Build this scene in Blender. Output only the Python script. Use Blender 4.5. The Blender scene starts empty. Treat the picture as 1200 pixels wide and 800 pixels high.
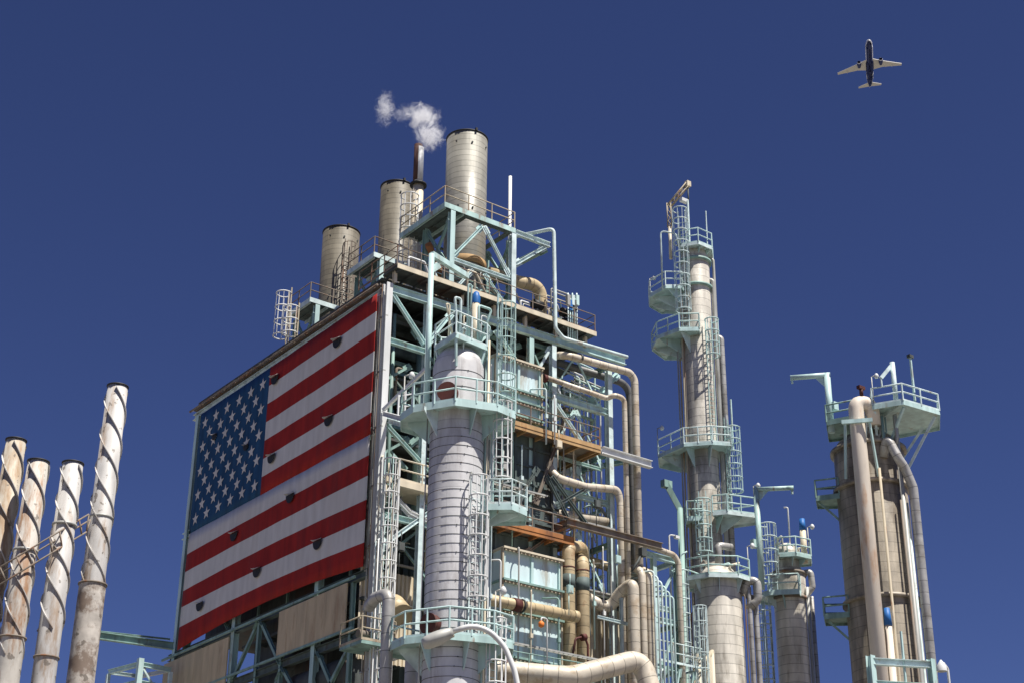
import bpy, bmesh, math, random
from mathutils import Vector, Matrix
R_ = math.radians
random.seed(7)
S = bpy.context.scene
COL = S.collection

# ------------------------------------------------------------------ camera, sky, sun, exposure
F = 1850.0                                   # focal length in photo pixels (1200 wide)
CAM = Vector((0, 0, 1.7))
def _n(v): return v.normalized()
zc = _n(Vector((40, 3900, -F)))
yc = Vector((-1530, -862, -F)).normalized(); yc = _n(yc - yc.dot(zc) * zc)
xc = yc.cross(zc)
ROT = Matrix((xc, yc, zc))                   # camera -> world
cam = bpy.data.objects.new('camera', bpy.data.cameras.new('camera'))
COL.objects.link(cam); S.camera = cam
cam.matrix_world = Matrix.Translation(CAM) @ ROT.to_4x4()
cam.data.sensor_width = 36; cam.data.lens = 36 * F / 1200
cam.data.clip_start = 0.5; cam.data.clip_end = 6000

SUN_EL = 63; SUN_AZ = (0.20, -0.98)
w = bpy.data.worlds.new('World'); S.world = w; w.use_nodes = True
nt = w.node_tree; bg = nt.nodes['Background']
sky = nt.nodes.new('ShaderNodeTexSky'); sky.sky_type = 'NISHITA'; sky.sun_disc = False
sky.sun_elevation = R_(SUN_EL); sky.sun_rotation = math.atan2(SUN_AZ[0], SUN_AZ[1])
sky.altitude = 2500; sky.air_density = 1.0; sky.dust_density = 0.3; sky.ozone_density = 5.0
tint = nt.nodes.new('ShaderNodeMix'); tint.data_type = 'RGBA'; tint.blend_type = 'MULTIPLY'
tint.inputs[0].default_value = 1; tint.inputs[7].default_value = (0.65, 0.615, 0.90, 1)
nt.links.new(sky.outputs[0], tint.inputs[6]); nt.links.new(tint.outputs[2], bg.inputs[0])
bg.inputs[1].default_value = 0.05
sl = bpy.data.lights.new('sun', 'SUN'); sl.energy = 5.0; sl.angle = R_(0.5); sl.color = (1, 0.95, 0.87)
so = bpy.data.objects.new('sun', sl); COL.objects.link(so)
_s = Vector((SUN_AZ[0], SUN_AZ[1], math.hypot(*SUN_AZ) * math.tan(R_(SUN_EL))))
so.rotation_euler = _s.to_track_quat('Z', 'Y').to_euler(); so.location = (0, 0, 80)
S.view_settings.view_transform = 'Standard'; S.view_settings.look = 'None'
S.view_settings.exposure = 0.6; S.view_settings.gamma = 1

# ------------------------------------------------------------------ helpers: rays to real planes
def ray(x, y): return ROT @ Vector((x - 600, -(y - 400), -F))
def PX(x, y, X): d = ray(x, y); return CAM + d * (X / d.x)
def PY(x, y, Y): d = ray(x, y); return CAM + d * (Y / d.y)
def PZ(x, y, Z): d = ray(x, y); return CAM + d * ((Z - 1.7) / d.z)
def PD(x, y, D): d = ray(x, y); return CAM + d * (D / math.hypot(d.x, d.y))

# ------------------------------------------------------------------ materials
MATS = {}
def mat(name, col, rough=0.55, metal=0.0, var=0.15, dirt=None, dirt_amt=0.0, dscale=0.6, seam=None, seamc=0.35,
        vseam=None, bump=0.0, streak=True, spec=0.4, thr=0.52):
    m = bpy.data.materials.new(name); m.use_nodes = True; t = m.node_tree; N = t.nodes; L = t.links
    b = N['Principled BSDF']; b.inputs['Roughness'].default_value = rough; b.inputs['Metallic'].default_value = metal
    b.inputs['Specular IOR Level'].default_value = spec
    tc = N.new('ShaderNodeTexCoord'); mp = N.new('ShaderNodeMapping'); L.new(tc.outputs['Object'], mp.inputs[0])
    mp.inputs['Scale'].default_value = (1, 1, 0.22 if streak else 1)
    n1 = N.new('ShaderNodeTexNoise'); n1.inputs['Scale'].default_value = 2.2; n1.inputs['Detail'].default_value = 6
    L.new(mp.outputs[0], n1.inputs[0])
    mr = N.new('ShaderNodeMapRange'); mr.inputs[1].default_value = 0.3; mr.inputs[2].default_value = 0.7
    mr.inputs[3].default_value = 1 - var; mr.inputs[4].default_value = 1 + var * 0.5; L.new(n1.outputs[0], mr.inputs[0])
    rgb = N.new('ShaderNodeRGB'); rgb.outputs[0].default_value = (*col, 1)
    def mul(a, f):
        x = N.new('ShaderNodeMix'); x.data_type = 'RGBA'; x.blend_type = 'MULTIPLY'; x.inputs[0].default_value = 1
        L.new(a, x.inputs[6]); L.new(f, x.inputs[7]); return x.outputs[2]
    c = mul(rgb.outputs[0], mr.outputs[0])
    if dirt:
        n2 = N.new('ShaderNodeTexNoise'); n2.inputs['Scale'].default_value = dscale; n2.inputs['Detail'].default_value = 9
        n2.inputs['Roughness'].default_value = 0.68; L.new(mp.outputs[0], n2.inputs[0])
        r2 = N.new('ShaderNodeMapRange'); r2.inputs[1].default_value = thr; r2.inputs[2].default_value = thr + 0.1
        r2.inputs[3].default_value = 0; r2.inputs[4].default_value = dirt_amt; L.new(n2.outputs[0], r2.inputs[0])
        x = N.new('ShaderNodeMix'); x.data_type = 'RGBA'; L.new(r2.outputs[0], x.inputs[0]); L.new(c, x.inputs[6])
        x.inputs[7].default_value = (*dirt, 1); c = x.outputs[2]
    if name in ('clean white chimney paint', 'flaking white chimney paint', 'rusted chimney paint', 'peeling grey paint'):
        n5 = N.new('ShaderNodeTexNoise'); n5.inputs['Scale'].default_value = 3.2; n5.inputs['Detail'].default_value = 4; L.new(tc.outputs['Object'], n5.inputs[0])
        r5 = N.new('ShaderNodeMapRange'); r5.inputs[1].default_value = .62; r5.inputs[2].default_value = .65; r5.inputs[4].default_value = .8; L.new(n5.outputs[0], r5.inputs[0])
        x = N.new('ShaderNodeMix'); x.data_type = 'RGBA'; L.new(r5.outputs[0], x.inputs[0]); L.new(c, x.inputs[6]); x.inputs[7].default_value = (.13, .11, .09, 1); c = x.outputs[2]
    if seam:
        sx = N.new('ShaderNodeSeparateXYZ'); L.new(tc.outputs['UV'], sx.inputs[0])
        def M(op, a, bv):
            q = N.new('ShaderNodeMath'); q.operation = op; L.new(a, q.inputs[0])
            if bv is not None:
                if isinstance(bv, float): q.inputs[1].default_value = bv
                else: L.new(bv, q.inputs[1])
            return q.outputs[0]
        def seams(out, sp, wd):
            d = M('DIVIDE', out, float(sp)); f = M('FRACT', d, None); ab = M('SUBTRACT', f, 0.5); ab = M('ABSOLUTE', ab, None)
            g = M('GREATER_THAN', ab, 0.5 - wd / sp / 2); fl = M('FLOOR', d, None); return g, fl
        g, fl = seams(sx.outputs[0], seam, 0.035)
        if vseam:
            # staggered vertical joints
            st = M('MULTIPLY', fl, 0.37 * vseam); yy = M('ADD', sx.outputs[1], st)
            g2, fl2 = seams(yy, vseam, 0.014); g = M('MAXIMUM', g, g2)
            fl = M('ADD', M('MULTIPLY', fl, 7.13), fl2)
        wn = N.new('ShaderNodeTexWhiteNoise'); wn.noise_dimensions = '1D'; L.new(fl, wn.inputs['W'])
        r3 = N.new('ShaderNodeMapRange'); r3.inputs[3].default_value = 0.86; r3.inputs[4].default_value = 1.06
        L.new(wn.outputs[0], r3.inputs[0]); c = mul(c, r3.outputs[0])
        r4 = N.new('ShaderNodeMapRange'); r4.inputs[3].default_value = 1; r4.inputs[4].default_value = seamc
        L.new(g, r4.inputs[0]); c = mul(c, r4.outputs[0])
    L.new(c, b.inputs['Base Color'])
    rr = N.new('ShaderNodeMapRange'); rr.inputs[3].default_value = rough - 0.1; rr.inputs[4].default_value = rough + 0.15
    L.new(n1.outputs[0], rr.inputs[0]); L.new(rr.outputs[0], b.inputs['Roughness'])
    if bump:
        n3 = N.new('ShaderNodeTexNoise'); n3.inputs['Scale'].default_value = 3; n3.inputs['Detail'].default_value = 5
        L.new(tc.outputs['Object'], n3.inputs[0])
        bp = N.new('ShaderNodeBump'); bp.inputs['Strength'].default_value = bump; bp.inputs['Distance'].default_value = 0.05
        L.new(n3.outputs[0], bp.inputs['Height']); L.new(bp.outputs[0], b.inputs['Normal'])
    MATS[name] = m; return m
RUST = (0.24, 0.09, 0.03); RDK = (0.09, 0.045, 0.03)
mint = mat('pale mint paint', (0.50, 0.67, 0.655), 0.4, var=0.25, dirt=(0.30, 0.27, 0.20), dirt_amt=0.75, dscale=1.6, thr=0.58)
mint_b = mat('chalky faded mint paint', (0.60, 0.72, 0.72), 0.55, var=0.3, dirt=(0.27, 0.21, 0.15), dirt_amt=0.85, dscale=1.1, thr=0.57, streak=False)
mint_c = mat('stained mint paint', (0.43, 0.60, 0.57), 0.45, var=0.3, dirt=(0.26, 0.14, 0.08), dirt_amt=0.85, dscale=2.3, thr=0.56)
mintd = mat('weathered grey green with painted shade', (0.24, 0.37, 0.335), 0.55, var=0.35, dirt=RDK, dirt_amt=0.6, dscale=1.4, thr=0.57)  # mint darkened to paint shade on set-back members, with rust patches
white = mat('white paint', (0.66, 0.67, 0.66), 0.4, var=0.15, dirt=(0.33, 0.27, 0.2), dirt_amt=0.6, dscale=1.8, thr=0.62)
cream = mat('cream paint', (0.62, 0.55, 0.42), 0.5, var=0.2, dirt=RUST, dirt_amt=0.7, dscale=1.5, thr=0.6)
galv = mat('galvanised steel', (0.40, 0.40, 0.375), 0.5, 0.12, var=0.3, dirt=RDK, dirt_amt=0.5, thr=0.58)
brownsteel = mat('rusty brown steel', (0.21, 0.175, 0.14), 0.7, var=0.35, dirt=RUST, dirt_amt=0.7, dscale=2, thr=0.52)
tanrail = mat('tan weathered rail', (0.42, 0.36, 0.26), 0.6, var=0.3, dirt=RUST, dirt_amt=0.7, dscale=2, thr=0.55)
rust = mat('orange rust', (0.38, 0.16, 0.055), 0.8, var=0.35, dirt=(0.14, 0.06, 0.03), dirt_amt=0.8, dscale=1.2, bump=0.3)
ochre = mat('ochre weathered fascia', (0.44, 0.28, 0.13), 0.75, var=0.25, dirt=RUST, dirt_amt=0.8, dscale=1.5, thr=0.55)
redrust = mat('red brown flange', (0.10, 0.025, 0.02), 0.7, var=0.4)
black = mat('black steel', (0.015, 0.015, 0.016), 0.6, var=0.3)
darkm = mat('dark steel and painted shade', (0.075, 0.085, 0.083), 0.7, var=0.5, dirt=RDK, dirt_amt=0.8)  # near black steel; on inner decks and undersides it paints shade
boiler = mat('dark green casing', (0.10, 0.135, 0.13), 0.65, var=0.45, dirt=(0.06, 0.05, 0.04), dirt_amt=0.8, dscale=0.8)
cladm = mat('mauve grey jacket', (0.60, 0.595, 0.60), 0.42, 0.0, var=0.14, dirt=(0.32, 0.29, 0.28), dirt_amt=0.6, dscale=0.8, seam=3.0, vseam=1.8, seamc=0.75, bump=0.22)
clads = mat('stainless jacket', (0.64, 0.60, 0.52), 0.4, 0.06, var=0.28, dirt=(0.20, 0.17, 0.13), dirt_amt=0.7, dscale=0.7, seam=0.56, vseam=3.4, seamc=0.5, bump=0.22)
cladd = mat('weathered dark jacket', (0.33, 0.285, 0.22), 0.45, 0.0, var=0.5, dirt=(0.14, 0.11, 0.08), dirt_amt=0.85, dscale=0.8, seam=0.6, vseam=3.6, seamc=0.55, bump=0.22)
stackm = mat('stack jacket', (0.27, 0.26, 0.225), 0.45, 0.15, var=0.16, dirt=(0.3, 0.26, 0.19), dirt_amt=0.6, seam=0.36, seamc=0.5, bump=0.22)
stackd = mat('darker stack jacket', (0.155, 0.138, 0.105), 0.5, 0.05, var=0.25, dirt=(0.2, 0.16, 0.11), dirt_amt=0.7, seam=0.36, seamc=0.5, bump=0.22)  # stack jacket in a darker, browner tone for the rear stacks
lagb = mat('beige lagging', (0.62, 0.555, 0.45), 0.45, 0.1, var=0.16, dirt=(0.36, 0.27, 0.17), dirt_amt=0.7, dscale=1.1, seam=0.62, seamc=0.45, streak=False, bump=0.22)
lago = mat('ochre lagging', (0.54, 0.43, 0.26), 0.5, 0.05, var=0.2, dirt=RUST, dirt_amt=0.6, dscale=1.1, seam=0.55, seamc=0.4, thr=0.57, streak=False, bump=0.22)
lagg = mat('grey lagging', (0.44, 0.43, 0.41), 0.42, 0.25, var=0.16, dirt=(0.25, 0.22, 0.18), dirt_amt=0.6, seam=0.7, seamc=0.4, streak=False, bump=0.22)
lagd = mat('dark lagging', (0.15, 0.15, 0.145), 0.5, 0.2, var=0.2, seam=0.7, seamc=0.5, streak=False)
beige = mat('beige cladding panel', (0.56, 0.45, 0.29), 0.7, var=0.2, dirt=(0.33, 0.2, 0.11), dirt_amt=0.55, dscale=1.2, thr=0.55)
corr = mat('cream corrugated sheet', (0.62, 0.54, 0.40), 0.6, var=0.2, dirt=(0.34, 0.24, 0.14), dirt_amt=0.6)
panelw = mat('pale blue duct panel', (0.60, 0.74, 0.76), 0.45, var=0.14, dirt=(0.36, 0.32, 0.24), dirt_amt=0.7, dscale=1.2, thr=0.53)
bluecap = mat('blue cap', (0.02, 0.14, 0.42), 0.5)
orange = mat('orange paint', (0.75, 0.20, 0.03), 0.5)
chim = mat('flaking white chimney paint', (0.50, 0.47, 0.42), 0.6, var=0.3, dirt=(0.26, 0.13, 0.055), dirt_amt=0.9, dscale=1.3, thr=0.51, bump=0.3)
chimw = mat('clean white chimney paint', (0.50, 0.485, 0.465), 0.55, var=0.3, dirt=(0.26, 0.17, 0.10), dirt_amt=0.75, dscale=1.4, thr=0.53)
chimr = mat('rusted chimney paint', (0.49, 0.44, 0.36), 0.65, var=0.3, dirt=(0.27, 0.16, 0.075), dirt_amt=0.8, dscale=1.2, thr=0.5, bump=0.3)
peel = mat('peeling grey paint', (0.50, 0.46, 0.41), 0.65, var=0.3, dirt=(0.15, 0.10, 0.07), dirt_amt=0.85, dscale=1.0, thr=0.49, bump=0.4, streak=False)
fred = mat('flag red', (0.33, 0.024, 0.02), 0.75, var=0.28, dirt=(0.2, 0.03, 0.03), dirt_amt=0.5, dscale=0.5, spec=0.15)
fwhite = mat('flag white', (0.63, 0.61, 0.59), 0.75, var=0.13, dirt=(0.58, 0.54, 0.50), dirt_amt=0.5, dscale=0.5, spec=0.15)
fblue = mat('flag blue', (0.020, 0.075, 0.17), 0.75, var=0.3, spec=0.15)
planew = mat('aircraft grey', (0.62, 0.60, 0.55), 0.4, var=0.05)
planeb = mat('aircraft navy', (0.025, 0.04, 0.14), 0.35, var=0.05)
planel = mat('aircraft white', (0.85, 0.85, 0.88), 0.35, var=0.03)
concrete = mat('concrete', (0.19, 0.175, 0.15), 0.9, var=0.25, streak=False)

# ------------------------------------------------------------------ mesh collector
def V(*a): return Vector(a) if len(a) == 3 else Vector(a[0])
prnd = random.Random(11)
class MB:
    def __init__(s): s.v = []; s.f = []; s.uv = []; s.sm = []; s.mi = []; s.cur = 0
    def add(s, vs, fs, uvs=None, sm=False):
        o = len(s.v); s.v += [Vector(p) for p in vs]
        for i, f in enumerate(fs):
            s.f.append([o + k for k in f]); s.sm.append(sm); s.mi.append(s.cur)
            s.uv.append(uvs[i] if uvs else [(0.2, 0.2)] * len(f))
        return s
    def box(s, c, d, ax=None):
        c = V(c); ax = ax or (Vector((1, 0, 0)), Vector((0, 1, 0)), Vector((0, 0, 1)))
        h = [ax[i] * (d[i] / 2) for i in range(3)]
        vs = [c + h[0] * i + h[1] * j + h[2] * k for i in (-1, 1) for j in (-1, 1) for k in (-1, 1)]
        return s.add(vs, [(0, 1, 3, 2), (4, 6, 7, 5), (0, 4, 5, 1), (2, 3, 7, 6), (0, 2, 6, 4), (1, 5, 7, 3)])
    def bb(s, a, b):
        a = V(a); b = V(b); return s.box((a + b) / 2, [abs(b[i] - a[i]) for i in range(3)])
    def frame(s, a, b, up=None):
        d = (b - a).normalized(); up = up or (Vector((0, 0, 1)) if abs(d.z) < 0.95 else Vector((0, 1, 0)))
        sd = d.cross(up).normalized(); return d, sd, sd.cross(d)
    def bar(s, a, b, w=0.1, h=None, up=None):
        a = V(a); b = V(b); h = h or w; ax = s.frame(a, b, up); return s.box((a + b) / 2, ((b - a).length, w, h), ax)
    def ib(s, a, b, w=0.3, h=None, up=None, t=0.03):
        a = V(a); b = V(b); h = h or w; d, sd, u = s.frame(a, b, up); m = (a + b) / 2; l = (b - a).length
        s.box(m, (l, t, h - 2 * t - 0.004), (d, sd, u))
        for k in (-1, 1): s.box(m + u * k * (h / 2 - t / 2), (l, w, t), (d, sd, u))
        return s
    def tube(s, pts, r, n=8, cap=True, closed=False):
        pts = [V(p) for p in pts]; m = len(pts); rs = r if isinstance(r, (list, tuple)) else [r] * m
        T = []
        for i in range(m):
            if closed: t = pts[(i + 1) % m] - pts[i - 1]
            elif i == 0: t = pts[1] - pts[0]
            elif i == m - 1: t = pts[-1] - pts[-2]
            else: t = (pts[i] - pts[i - 1]).normalized() + (pts[i + 1] - pts[i]).normalized()
            T.append(t.normalized())
        u = T[0].orthogonal().normalized(); vs = []; L = [0]
        for i in range(m):
            u = (u - T[i] * u.dot(T[i])).normalized(); q = T[i].cross(u)
            vs += [pts[i] + (u * math.cos(6.28318 * k / n) + q * math.sin(6.28318 * k / n)) * rs[i] for k in range(n)]
            if i: L.append(L[-1] + (pts[i] - pts[i - 1]).length)
        if closed: L.append(L[-1] + (pts[0] - pts[-1]).length)
        fs = []; uv = []; per = 6.28318 * rs[0]
        for i in range(m if closed else m - 1):
            j = (i + 1) % m
            for k in range(n):
                k2 = (k + 1) % n
                fs.append((i * n + k, i * n + k2, j * n + k2, j * n + k))
                uv.append([(L[i], per * k / n), (L[i], per * (k + 1) / n), (L[i + 1], per * (k + 1) / n), (L[i + 1], per * k / n)])
        o = len(s.v); s.add(vs, fs, uv, True)
        if cap and not closed:
            for base, rev in ((0, True), ((m - 1) * n, False)):
                f = [o + base + k for k in range(n)]
                s.f.append(f[::-1] if rev else f); s.sm.append(False); s.mi.append(s.cur); s.uv.append([(0.2, 0.2)] * n)
        return s
    def lathe(s, c, prof, n=32, a0=0.0):
        vs = []; L = 0; fs = []; uv = []; Ls = [0]
        for i in range(1, len(prof)): Ls.append(Ls[-1] + math.hypot(prof[i][0] - prof[i - 1][0], prof[i][1] - prof[i - 1][1]))
        rm = max(p[0] for p in prof)
        for r, z in prof: vs += [Vector((c[0] + r * math.cos(a0 + 6.28318 * k / n), c[1] + r * math.sin(a0 + 6.28318 * k / n), z)) for k in range(n)]
        for i in range(len(prof) - 1):
            for k in range(n):
                k2 = (k + 1) % n; fs.append((i * n + k, i * n + k2, (i + 1) * n + k2, (i + 1) * n + k))
                p = 6.28318 * rm
                uv.append([(Ls[i], p * k / n), (Ls[i], p * (k + 1) / n), (Ls[i + 1], p * (k + 1) / n), (Ls[i + 1], p * k / n)])
        return s.add(vs, fs, uv, True)
    def prism(s, pts, z0, z1):
        n = len(pts); vs = [V(p[0], p[1], z0) for p in pts] + [V(p[0], p[1], z1) for p in pts]
        return s.add(vs, [tuple(range(n))[::-1], tuple(range(n, 2 * n))] + [(i, (i + 1) % n, n + (i + 1) % n, n + i) for i in range(n)])
    def slab(s, pts, off):                       # any planar polygon given a thickness vector
        n = len(pts); vs = [V(p) for p in pts] + [V(p) + off for p in pts]
        return s.add(vs, [tuple(range(n))[::-1], tuple(range(n, 2 * n))] + [(i, (i + 1) % n, n + (i + 1) % n, n + i) for i in range(n)])
    def build(s, name, mats, parent=None, loc=None, label=None, kind=None):
        if parent is not None: o0 = Vector(parent['_w'])
        else:
            o0 = Vector(loc) if loc is not None else Vector((sum(v.x for v in s.v) / len(s.v), sum(v.y for v in s.v) / len(s.v), min(v.z for v in s.v)))
        me = bpy.data.meshes.new(name); me.from_pydata([v - o0 for v in s.v], [], s.f)
        ul = me.uv_layers.new(name='UVMap'); k = 0; buf = []
        for u in s.uv:
            for a in u: buf += [a[0], a[1]]
        ul.data.foreach_set('uv', buf)
        me.polygons.foreach_set('use_smooth', s.sm); me.polygons.foreach_set('material_index', s.mi)
        if mats is mint: mats = prnd.choice([mint, mint, mint_b, mint_b, mint_c])
        for m in (mats if isinstance(mats, (list, tuple)) else [mats]): me.materials.append(m)
        bm = bmesh.new(); bm.from_mesh(me); bmesh.ops.recalc_face_normals(bm, faces=bm.faces); bm.to_mesh(me); bm.free()
        me.update()
        o = bpy.data.objects.new(name, me); COL.objects.link(o); o['_w'] = tuple(o0)
        if parent is not None: o.parent = parent
        else: o.location = o0
        if label: o['label'] = label
        if kind: o['kind'] = kind
        return o
def T(name, loc, label, cat, group=None):
    o = bpy.data.objects.new(name, None); COL.objects.link(o); o.location = loc; o['_w'] = tuple(loc); o.empty_display_size = 0.5
    o['label'] = label; o['category'] = cat
    if group: o['group'] = group
    return o
def tag(o, label=None, cat=None, group=None, kind=None):
    for k, v in (('label', label), ('category', cat), ('group', group), ('kind', kind)):
        if v: o[k] = v
    return o
def fillet(pts, rad, seg=7):
    pts = [V(p) for p in pts]; out = [pts[0]]
    for i in range(1, len(pts) - 1):
        a, b, c = pts[i - 1], pts[i], pts[i + 1]; d1 = (a - b); d2 = (c - b)
        ang = d1.angle(d2); cut = min(rad / max(math.tan(ang / 2), 0.05), 0.48 * d1.length, 0.48 * d2.length)
        p1 = b + d1.normalized() * cut; p2 = b + d2.normalized() * cut
        for k in range(seg + 1):
            t = k / seg; wgt = 2 * t * (1 - t) * (0.8 + 0.2 * math.sin(ang / 2))
            q = ((1 - t) ** 2 * p1 + wgt * b + t * t * p2) / ((1 - t) ** 2 + wgt + t * t); out.append(q)
    out.append(pts[-1]); return out
def rail(mb, pts, h=1.1, sp=1.4, r=0.032, toe=True, n=6):
    pts = [V(p) for p in pts]; Z = Vector((0, 0, 1))
    for f in (1.0, 0.52): mb.tube([p + Z * h * f for p in pts], r, n)
    for a, b in zip(pts, pts[1:]):
        k = max(1, round((b - a).length / sp))
        for i in range(k): mb.tube([a.lerp(b, i / k), a.lerp(b, i / k) + Z * h], r * 1.1, n, cap=False)
        if toe: mb.bar(a + Z * 0.07, b + Z * 0.07, 0.012, 0.12)
    mb.tube([pts[-1], pts[-1] + Z * h], r * 1.1, n, cap=False); return mb
def ladder(parent, base, z1, out, m=None, mc=None, cage0=2.2, wd=0.45, r=0.028, cr=0.40, hoops=.85):
    """ladder from base up to z1; `out` is the horizontal direction the cage bulges to"""
    m = m or mint; mc = mc or m; base = V(base); out = V(out[0], out[1], 0).normalized(); sd = Vector((0, 0, 1)).cross(out)
    lb = MB(); z = base.z
    for k in (-1, 1):
        p = base + sd * k * wd / 2; lb.bar(p, V(p.x, p.y, z1 + 1.0), 0.05, 0.07, out)
    k = 0
    while z + 0.3 * k < z1:
        c = base + V(0, 0, 0.3 * k + 0.15); lb.tube([c - sd * wd / 2, c + sd * wd / 2], 0.016, 5, cap=False); k += 1
    lo = lb.build('ladder', m, parent)
    if cage0 is not None:
        cb = MB(); a = [-100, -60, -25, 0, 25, 60, 100]; zs = z + cage0
        ring = lambda zz: [base * 1 + V(0, 0, zz - z) + out * (cr * 0.85 + cr * math.cos(R_(q))) * 0.98 + sd * cr * math.sin(R_(q)) for q in range(-125, 126, 25)]
        zz = zs
        while zz < z1 + 1.05:
            cb.tube([base + V(0, 0, zz - z) - sd * wd / 2] + ring(zz) + [base + V(0, 0, zz - z) + sd * wd / 2], r, 5); zz += hoops
        top = zz - hoops
        for q in (-110, -72, -36, 0, 36, 72, 110):
            p = base + out * (cr * 0.85 + cr * math.cos(R_(q))) * 0.98 + sd * cr * math.sin(R_(q))
            cb.bar(V(p.x, p.y, zs), V(p.x, p.y, top), 0.045, 0.02, out)
        cb.build('cage', mc, lo)
    return lo

# ------------------------------------------------------------------ setting: ground
g = MB(); g.add([(-900, -900, 0), (1500, -900, 0), (1500, 1500, 0), (-900, 1500, 0)], [(0, 1, 2, 3)])
tag(g.build('ground', concrete, loc=(0, 0, 0)), kind='structure')

BX, BY = 37.67, 61.36            # left face plane X, right face plane Y
# ------------------------------------------------------------------ boiler house frame
BH = T('boiler_structure', (BX, BY, 0), 'open steel boiler structure painted pale mint, carrying the big flag on its left side', 'steel structure')
def part(mb, name, m, label=None, parent=BH, kind=None): return mb.build(name, m, parent, label=label, kind=kind)
def one(name, a, b, w=0.3, h=None, m=None, parent=BH, up=None, label=None, sect='ib'):
    mb = MB(); getattr(mb, sect)(a, b, w, h, up) if sect != 'tube' else mb.tube([a, b], w, 10)
    if name == 'brace':
        a_, b_ = V(a), V(b); ax = mb.frame(a_, b_, up); L_ = (b_ - a_).length
        for e_ in (a_.lerp(b_, .22 / L_), b_.lerp(a_, .22 / L_)):
            mb.box(e_ - ax[1] * .03, (.5, .022, (h or w) + .22), ax)
            for q_ in (-.16, 0, .16): mb.box(e_ + ax[0] * q_ - ax[1] * .05, (.035, .025, .035), ax)
    return mb.build(name, m or mint, parent, label=label)
TOP = 38.75
# columns of the right face
one('column', (BX, BY, 0), (BX, BY, TOP + .15), 0.36, 0.36, up=V(0, 1, 0), label='bright white corner column beside the flag', m=white)
for xx in (40.15, 46.85, 48.4, 52.35):
    one('column', (xx, BY + .05, 0), (xx, BY + .05, TOP - 0.2), 0.3, 0.3, up=V(0, 1, 0))
for xx in (BX, 43.3, 48.4, 52.35):
    for yy in (66.5, 75.2, 82.4):
        if xx > 50 and yy > 70: continue
        if xx == BX or yy < 80 or xx < 44:
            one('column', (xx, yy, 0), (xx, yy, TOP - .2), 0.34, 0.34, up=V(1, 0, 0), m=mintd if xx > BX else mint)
# beams along the right face
one('beam', (BX + .2, BY, TOP - 0.1), (53.55, BY, TOP + .25), 0.28, 0.42)
one('beam', (BX + .2, BY, 35.75), (40.0, BY, 35.75), 0.25, 0.3)
one('beam', (BX + .2, BY, 31.65), (40.0, BY, 31.65), 0.25, 0.3)
one('beam', (BX + .2, BY + .1, 26.6), (41.6, BY + .1, 26.6), 0.25, 0.3)
one('beam', (46.9, BY + .1, 35.6), (52.2, BY + .1, 35.6), 0.25, 0.36)
one('beam', (48.5, BY + .2, 30.3), (52.2, BY + .2, 30.3), 0.25, 0.3)
one('beam', (48.5, BY + .2, 25.2), (57.2, BY + .2, 25.2), 0.22, 0.26)
for i, (z_, x0, x1, yy) in enumerate([(37.2, 37.9, 48, 66.5), (33.6, 37.9, 48, 66.5), (29.4, 37.9, 48, 66.5), (25.6, 37.9, 48, 66.5), (35.4, 37.9, 43.2, 63.8), (32.4, 37.9, 43.2, 63.8)]):
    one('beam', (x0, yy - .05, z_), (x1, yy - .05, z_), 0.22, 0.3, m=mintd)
# beams along the left face and through the depth
for z_, y1 in ((TOP - .1, 83.2), (23.8, 83.2), (20.9, 83.2), (31.0, 83.0)):
    one('beam', (BX + .05, BY + .25, z_), (BX + .05, y1, z_), 0.3, 0.38, m=boiler if z_ < 25 else mint)
for xx in (43.3, 48.4, 52.3):
    for z_ in (TOP - .35, 33.2, 28.0):
        one('beam', (xx, BY + .3, z_), (xx, 66.3, z_), 0.2, 0.3, m=mintd)
for xx in (43.3, 48.4):
    one('beam', (xx, 66.8, TOP - .35), (xx, 82.8, TOP - .35), 0.22, 0.32, m=mintd)
# braces
for a, b, m in [((37.95, BY, 38.4), (40.0, BY, 36.2), mint), ((37.8, BY, 31.3), (40.5, BY, 29.4), mint),
             ((41.6, BY, 38.4), (40.1, BY, 36.2), mint), ((44.5, BY, 38.3), (46.7, BY, 36.0), mint), ((48.4, BY + .1, 35.4), (50.4, BY + .1, 33.4), mint),
             ((38.0, 62.6, 36.8), (40.2, 64.2, 34.4), mintd), ((38.0, 62.6, 32.4), (41.2, 64.0, 34.6), mintd), ((38.0, BY, 25.0), (41.0, BY, 27.6), mint),
             ((38.2, BY, 27.9), (39.5, BY, 27.0), white), ((39.5, BY, 27.0), (41.5, BY, 26.6), white),
             ((47.6, 62.2, 30.6), (49.9, 62.2, 27.6), mintd), ((50.8, 62.2, 30.6), (47.8, 62.2, 28.2), mintd),
             ((47.2, 62.0, 31.6), (49.0, 62.0, 27.4), mintd), ((49.2, 62.0, 29.4), (51.8, 62.0, 31.4), mintd), ((52.3, 62.4, 36.6), (50.2, 66, 38.3), mint), ((52.3, 62.0, 37.0), (53.6, 62.0, 38.5), mint)]:
    one('brace', a, b, 0.18, 0.2, m=m)
for z0 in (35.8, 32.5, 29.2, 25.5):      # right bays lattice
    for yy in (61.9, 65.6):
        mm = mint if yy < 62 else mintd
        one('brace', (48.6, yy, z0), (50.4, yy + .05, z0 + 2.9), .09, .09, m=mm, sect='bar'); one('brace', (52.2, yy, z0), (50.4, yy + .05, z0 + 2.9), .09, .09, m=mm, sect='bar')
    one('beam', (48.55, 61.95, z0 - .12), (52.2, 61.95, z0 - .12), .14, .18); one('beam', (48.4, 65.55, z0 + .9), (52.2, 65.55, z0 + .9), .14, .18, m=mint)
    one('beam', (52.3, 62.0, z0 + .9), (52.3, 66.3, z0 + .9), .14, .18); one('brace', (52.3, 62.0, z0), (52.3, 66.2, z0 + 2.6), .1, .1, sect='bar')
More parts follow.
